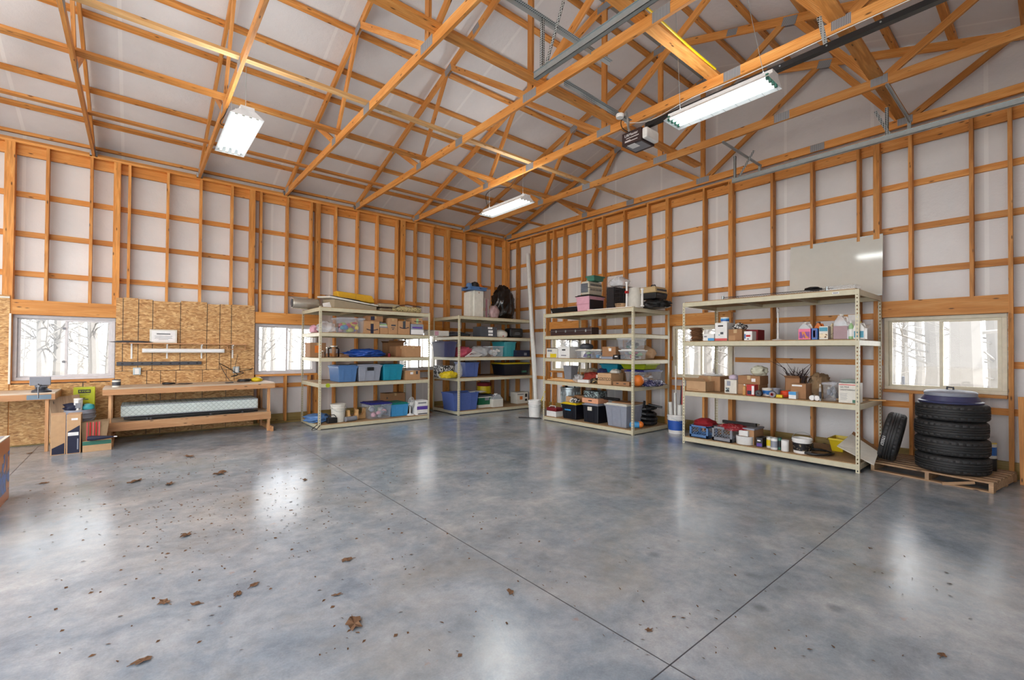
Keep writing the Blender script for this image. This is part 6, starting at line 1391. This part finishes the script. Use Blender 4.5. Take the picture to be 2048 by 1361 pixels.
tag(MB().box(0, .14, 0, .12, 0, .085).build('small_carton', 'white', None, (p.x - .05, p.y + .07, z + .132), (0, 0, -1.6), bev=.003), 'small white carton sitting on the oval white tub', 'box')
carton('black and purple printed carton at the centre of the bottom shelf', Dd(1512, 1525, 876, z, -1.15), .2, 'black', tape=False, patch=[(.1, .9, .05, .4, 'purple'), (.2, .7, .6, .75, 'paper')])
can('yellow and white paint can with a swirl label', Dd(1531, 1543, 875, z, -1.12), 'offwhite', 'yellow'); can('white paint can with a grey circular print', Dd(1539, 1553, 877, z), 'white', 'greytote')
can('dark green can between the paint cans and the white can', Dd(1553, 1562, 876, z, -1.13), 'greenbox', 'black', 'black'); can('plain white can with small red print', Dd(1560, 1575, 882, z), 'white', None, 'white')
p = ctr(Dd(1584, 1613, 884, z, -1.19), .24); o = bucket('white pail with black label and raised handle on the bottom shelf', p.x, p.y, z, .125, .215, 'white', band='blacklabel', rz=-math.pi / 2 + .35, bail_up=True, name='pail', cat='pail')
o = tote('yellow plastic scoop tray behind the cable loop', Dd(1657, 1688, 878, z, -.62), .34, 'yellow', None, taper=.3, name='yellow_tray', cat='tray', ribs=False, open_=True)
coil('loop of dark cable lying flat on the bottom shelf', (-.98, -8.36, z), .20, 3, .012, 'black', 'cable_loop', 'cable', dz=.003, seed=8)
lump('small heap of tools and hardware by the yellow tray', ((-.80, -8.08, z), -math.pi / 2, .16, .11), .16, 'dgrey', 'hardware_heap', 'hardware', 127, .5, sub=26, fold=1)
o = MB().add([(0, 0, 0), (.62, 0, 0), (.62, .46, 0), (0, .46, 0)], [(0, 1, 2, 3)]).build('leaning_carton', 'greytote', None); tag(o, 'flattened white and brown carton leaning between shelf and pallet', 'cardboard')
pts = [hit(1674, 893, 0, -.95), hit(1748, 931, 0, -1.18), hit(1757, 905, 0, -.80), hit(1703, 869, 0, -.60)]
me = o.data; 
for v_, p in zip(me.vertices, pts): v_.co = p
me.update(); sd = o.modifiers.new('s', 'SOLIDIFY'); sd.thickness = .012; sd.offset = 0
me.materials[0] = mt('offwhite')
q2 = MB().add([pts[3], pts[2], pts[2] + Vector((.10, 0, .02)), pts[3] + Vector((.10, .0, .03))], [(0, 1, 2, 3)]).build('brown_flap', 'card2', o); q2.modifiers.new('s', 'SOLIDIFY').thickness = .006

# ------------------------------------------------------------------ pallet and tyres
pa = empty('wooden_pallet', (-.92, -8.98, 0), math.atan2(-1.16, -.17)); tag(pa, 'wooden pallet on the concrete carrying the tyres', 'pallet')
PW, PD = 1.16, 1.0
# local x runs toward -Y along the front edge, local y toward the wall
for k in range(7): MB().box(0, PW, PD * k / 7 + .0, PD * k / 7 + .095, .105, .122).build('deck_slat', 'pallet_wood', pa, bev=.002)
for x in (0, PW / 2 - .02, PW - .04): MB().box(x, x + .04, 0, PD - .02, .018, .105).build('stringer', 'pallet_wood', pa, bev=.002)
for y in (0, PD / 2, PD - .11): MB().box(0, PW, y, y + .09, .0, .017).build('bottom_slat', 'pallet_wood', pa, bev=.002)
o = beam('broken_slat', (-1.12, -9.98, .10), (-1.24, -9.72, .05), .03, .015, 'pallet_wood'); tag(o, 'broken wooden slat hanging off the front of the pallet', 'slat')
def tread_mesh(R0, W0, style, seed=0):
    """tyre: axis along z, rests on z=0; blocky tread around"""
    b = MB(); N = 96; prof = []
    h = W0
    # cross-section (radius, z) closed loop, from inner bead around
    sec = [(R0 * .64, h * .18), (R0 * .66, h * .10), (R0 * .78, h * .0), (R0 * .90, h * .02), (R0 * .965, h * .09), (R0 * .99, h * .16)]
    tr = [.16, .20, .21, .30, .31, .40, .41, .49, .51, .59, .60, .69, .70, .79, .80, .84]
    groove = {1: 1, 3: 1, 5: 1, 7: 1, 9: 1, 11: 1, 13: 1}
    full = list(sec)
    zs = [.18, .265, .275, .30, .31, .42, .43, .455, .465, .535, .545, .57, .58, .69, .70, .725, .735, .82]
    deep = {2, 3, 6, 7, 10, 11, 14, 15}
    k0 = len(full)
    for i, q in enumerate(zs): full.append((R0 * (1.0 if i not in deep else .962) - R0 * .012 * abs(q - .5) * 2, h * q))
    k1 = len(full)
    full += [(r_, h - z_) for r_, z_ in reversed(sec)]
    full += [(R0 * .62, h * .72), (R0 * .62, h * .28)]
    K = len(full)
    for i in range(N):
        a = 2 * math.pi * i / N
        for k, (r_, z_) in enumerate(full):
            rr_ = r_
            if k in (k0 - 1, k0, k0 + 1, k1 - 1, k1 - 2, k1) and (i % 3 == 0): rr_ = r_ - R0 * .03
            if style and k0 + 3 < k < k1 - 4 and ((i + k) % 3 == 0): rr_ = r_ - R0 * .016
            da = (abs(z_ / h - .5) * .10) if style else 0
            b.v.append((rr_ * math.cos(a + da), rr_ * math.sin(a + da), z_))
    for i in range(N):
        j = (i + 1) % N
        for k in range(K):
            l = (k + 1) % K; b.f.append((i * K + k, j * K + k, j * K + l, i * K + l)); b.m.append(0)
    return b
TX, TY = -.66, -9.73
names = ['bottom tyre of the stack on the pallet', 'second tyre from the bottom of the stack', 'third tyre from the bottom of the stack', 'top tyre of the stack, under the plastic lid']
zt = .124; TH = .208
for k in range(4):
    o = tread_mesh(.350 - (.004 if k > 1 else 0), TH + .002, k > 1).build('tyre', 'rubber', None, (TX - (.05, .02, -.01, -.0)[k] * .4, TY - (.03, .02, -.0, .02)[k] * .5, zt), (0, 0, .3 * k), smooth=True); tag(o, names[k], 'tyre', 'car tyres stacked on the pallet'); zt += TH + .003
ld = empty('bin_lid', (TX, TY, zt + .0)); tag(ld, 'round grey and blue plastic bin lid lying on top of the tyre stack', 'lid')
MB().lathe([(.30, 0), (.305, .02), (.28, .028), (.25, .085), (.22, .09), (.001, .09)], 44).build('blue_rim', 'navytote', ld, smooth=True)
MB().lathe([(.245, .088), (.25, .125), (.23, .145), (.12, .16), (.001, .162)], 44).build('grey_dome', 'greytote', ld, smooth=True)
MB().tube([(-.04, 0, .158), (-.04, 0, .19), (.04, 0, .19), (.04, 0, .158)], .010, 8).build('lid_handle', 'dgrey', ld, (0, 0, 0), (0, 0, .9))
# single tyre on its tread
ot = tread_mesh(.325, .20, False).build('tyre', 'rubber', None, smooth=True)
c = Vector((-.72, -9.17, .124 + .325)); ax = Vector((.10, -.97, -.20)).normalized(); rot = ax.to_track_quat('Z', 'Y').to_matrix().to_4x4()
ot.matrix_world = Matrix.Translation(c - ax * .10 + Vector((0, 0, .012))) @ rot; tag(ot, 'single tyre standing on its tread, leaning beside the stack', 'tyre', 'car tyres')
ctr_dir = Vector((-.97, -.22, -.12)).normalized(); loc_dir = ot.matrix_world.to_3x3().inverted() @ ctr_dir; phi = math.atan2(loc_dir.y, loc_dir.x)
tx_ = text('175557', .045, 'paper', ot, (0, 0, 0), ext=.0005, name='chalk_lettering')
Mz = Matrix.Rotation(phi, 4, 'Z'); up_l = Vector((0, 0, 1)); nx = Vector((1, 0, 0))
B = Matrix(((0, 0, 1, .3265), (1, 0, 0, 0), (0, 1, 0, .035), (0, 0, 0, 1)))
tx_.matrix_local = Mz @ B
s = slot('R', -.25, .122, 1975, 1992, 912)
o = can('black can under the blue and yellow paint can at the back of the pallet', ((-.36, -9.985, .124), -math.pi / 2, .125, .15), 'black', None, 'black'); o2 = can('blue and white paint can stacked on the black can behind the tyres', ((-.37, -9.985, .278), -math.pi / 2, .125, .19), 'offwhite', 'blue', 'yellow')
bd_ = beam('wood_board', (-.30, -10.36, .0), (-.12, -10.34, 1.05), .12, .03, 'pine', up=(0, 1, 0)); tag(bd_, 'short orange board leaning on the wall at the right edge of the photo', 'board')

# ------------------------------------------------------------------ leaves and litter on the concrete
def leaf(px, py, size, label, seed):
    p = hit(px, py, 2, 0); rr = random.Random(seed); vs = []; n = 14
    for k in range(n):
        a = 2 * math.pi * k / n; q = size * (.55 + .45 * abs(math.sin(a * 2.5 + seed))) * rr.uniform(.7, 1.1)
        vs.append((math.cos(a) * q, math.sin(a) * q * .62, .004 + size * .22 * rr.random()))
    vs.append((0, 0, .006)); m_ = MB().add(vs, [(k, (k + 1) % n, n) for k in range(n)]); m_.tube([(-size * 1.2, 0, .004), (0, 0, .008)], .0016, 4)
    o = m_.build('dry_leaf', 'leaf', None, (p.x, p.y, 0), (0, 0, rr.uniform(0, 6.28))); so_ = o.modifiers.new('s', 'SOLIDIFY'); so_.thickness = .0012
    tag(o, label, 'leaf', 'dry leaves scattered on the concrete')
LV = [(709, 1250, .085, 'largest curled brown leaf on the near concrete, left of the centre'), (694, 1122, .055, 'curled dark leaf right above the largest leaf'), (1021, 1186, .042, 'small brown leaf on the joint line left of the centre'),
      (508, 1172, .042, 'small leaf, upper right of a close pair at lower left'), (474, 1190, .05, 'narrow leaf, lower left of a close pair at lower left'), (328, 1207, .055, 'long pale stem-like leaf at lower left'), (391, 1210, .04, 'pale leaf right of the long stem-like leaf'),
      (284, 1325, .05, 'leaf near the lower left corner of the photo'), (672, 1192, .035, 'thin leaf left below the curled dark leaf'), (1884, 1313, .035, 'dark leaf near the lower right corner of the photo'), (1298, 1263, .03, 'small leaf between the two joints near the bottom'),
      (88, 968, .06, 'flat dark leaf on the concrete near the left edge'), (270, 964, .09, 'clump of brown leaves on the left of the floor'), (377, 914, .10, 'long clump of leaves before the workbench'), (440, 948, .11, 'largest clump of leaves in front of the workbench'),
      (340, 969, .08, 'leaf clump left of the largest clump'), (372, 1072, .07, 'loose brown crumbs of leaf in the left middle'), (610, 961, .05, 'dark leaf on the floor before the first shelving unit'), (975, 948, .03, 'tiny leaf before the corner unit'), (59, 908, .05, 'leaf beside the joint by the left wall')]
for i, (a, b_, s_z, lb) in enumerate(LV): leaf(a, b_, s_z, lb, i + 3)
lit = MB(); rr = random.Random(5)
for k in range(900):
    if rr.random() < .7: px, py = rr.gauss(480, 230), rr.gauss(990, 75)
    else: px, py = rr.uniform(50, 1950), rr.uniform(930, 1330)
    if not (-50 < px < 2100 and 890 < py < 1400): continue
    p = hit(px, py, 2, 0)
    if p.y > -1.6 or p.x > -1.6: continue
    s_ = rr.uniform(.005, .018); a = rr.uniform(0, 3.14); e = rr.uniform(.25, .7)
    lit.add([(p.x + math.cos(a) * s_, p.y + math.sin(a) * s_, .003), (p.x - math.sin(a) * s_ * e, p.y + math.cos(a) * s_ * e, .008), (p.x - math.cos(a) * s_, p.y - math.sin(a) * s_, .003), (p.x + math.sin(a) * s_ * e, p.y - math.cos(a) * s_ * e, .002)], [(0, 1, 2, 3)])
tag(lit.build('leaf_litter', 'leaf'), 'crumbs of dry leaf scattered over the whole concrete floor', 'litter', kind='stuff')
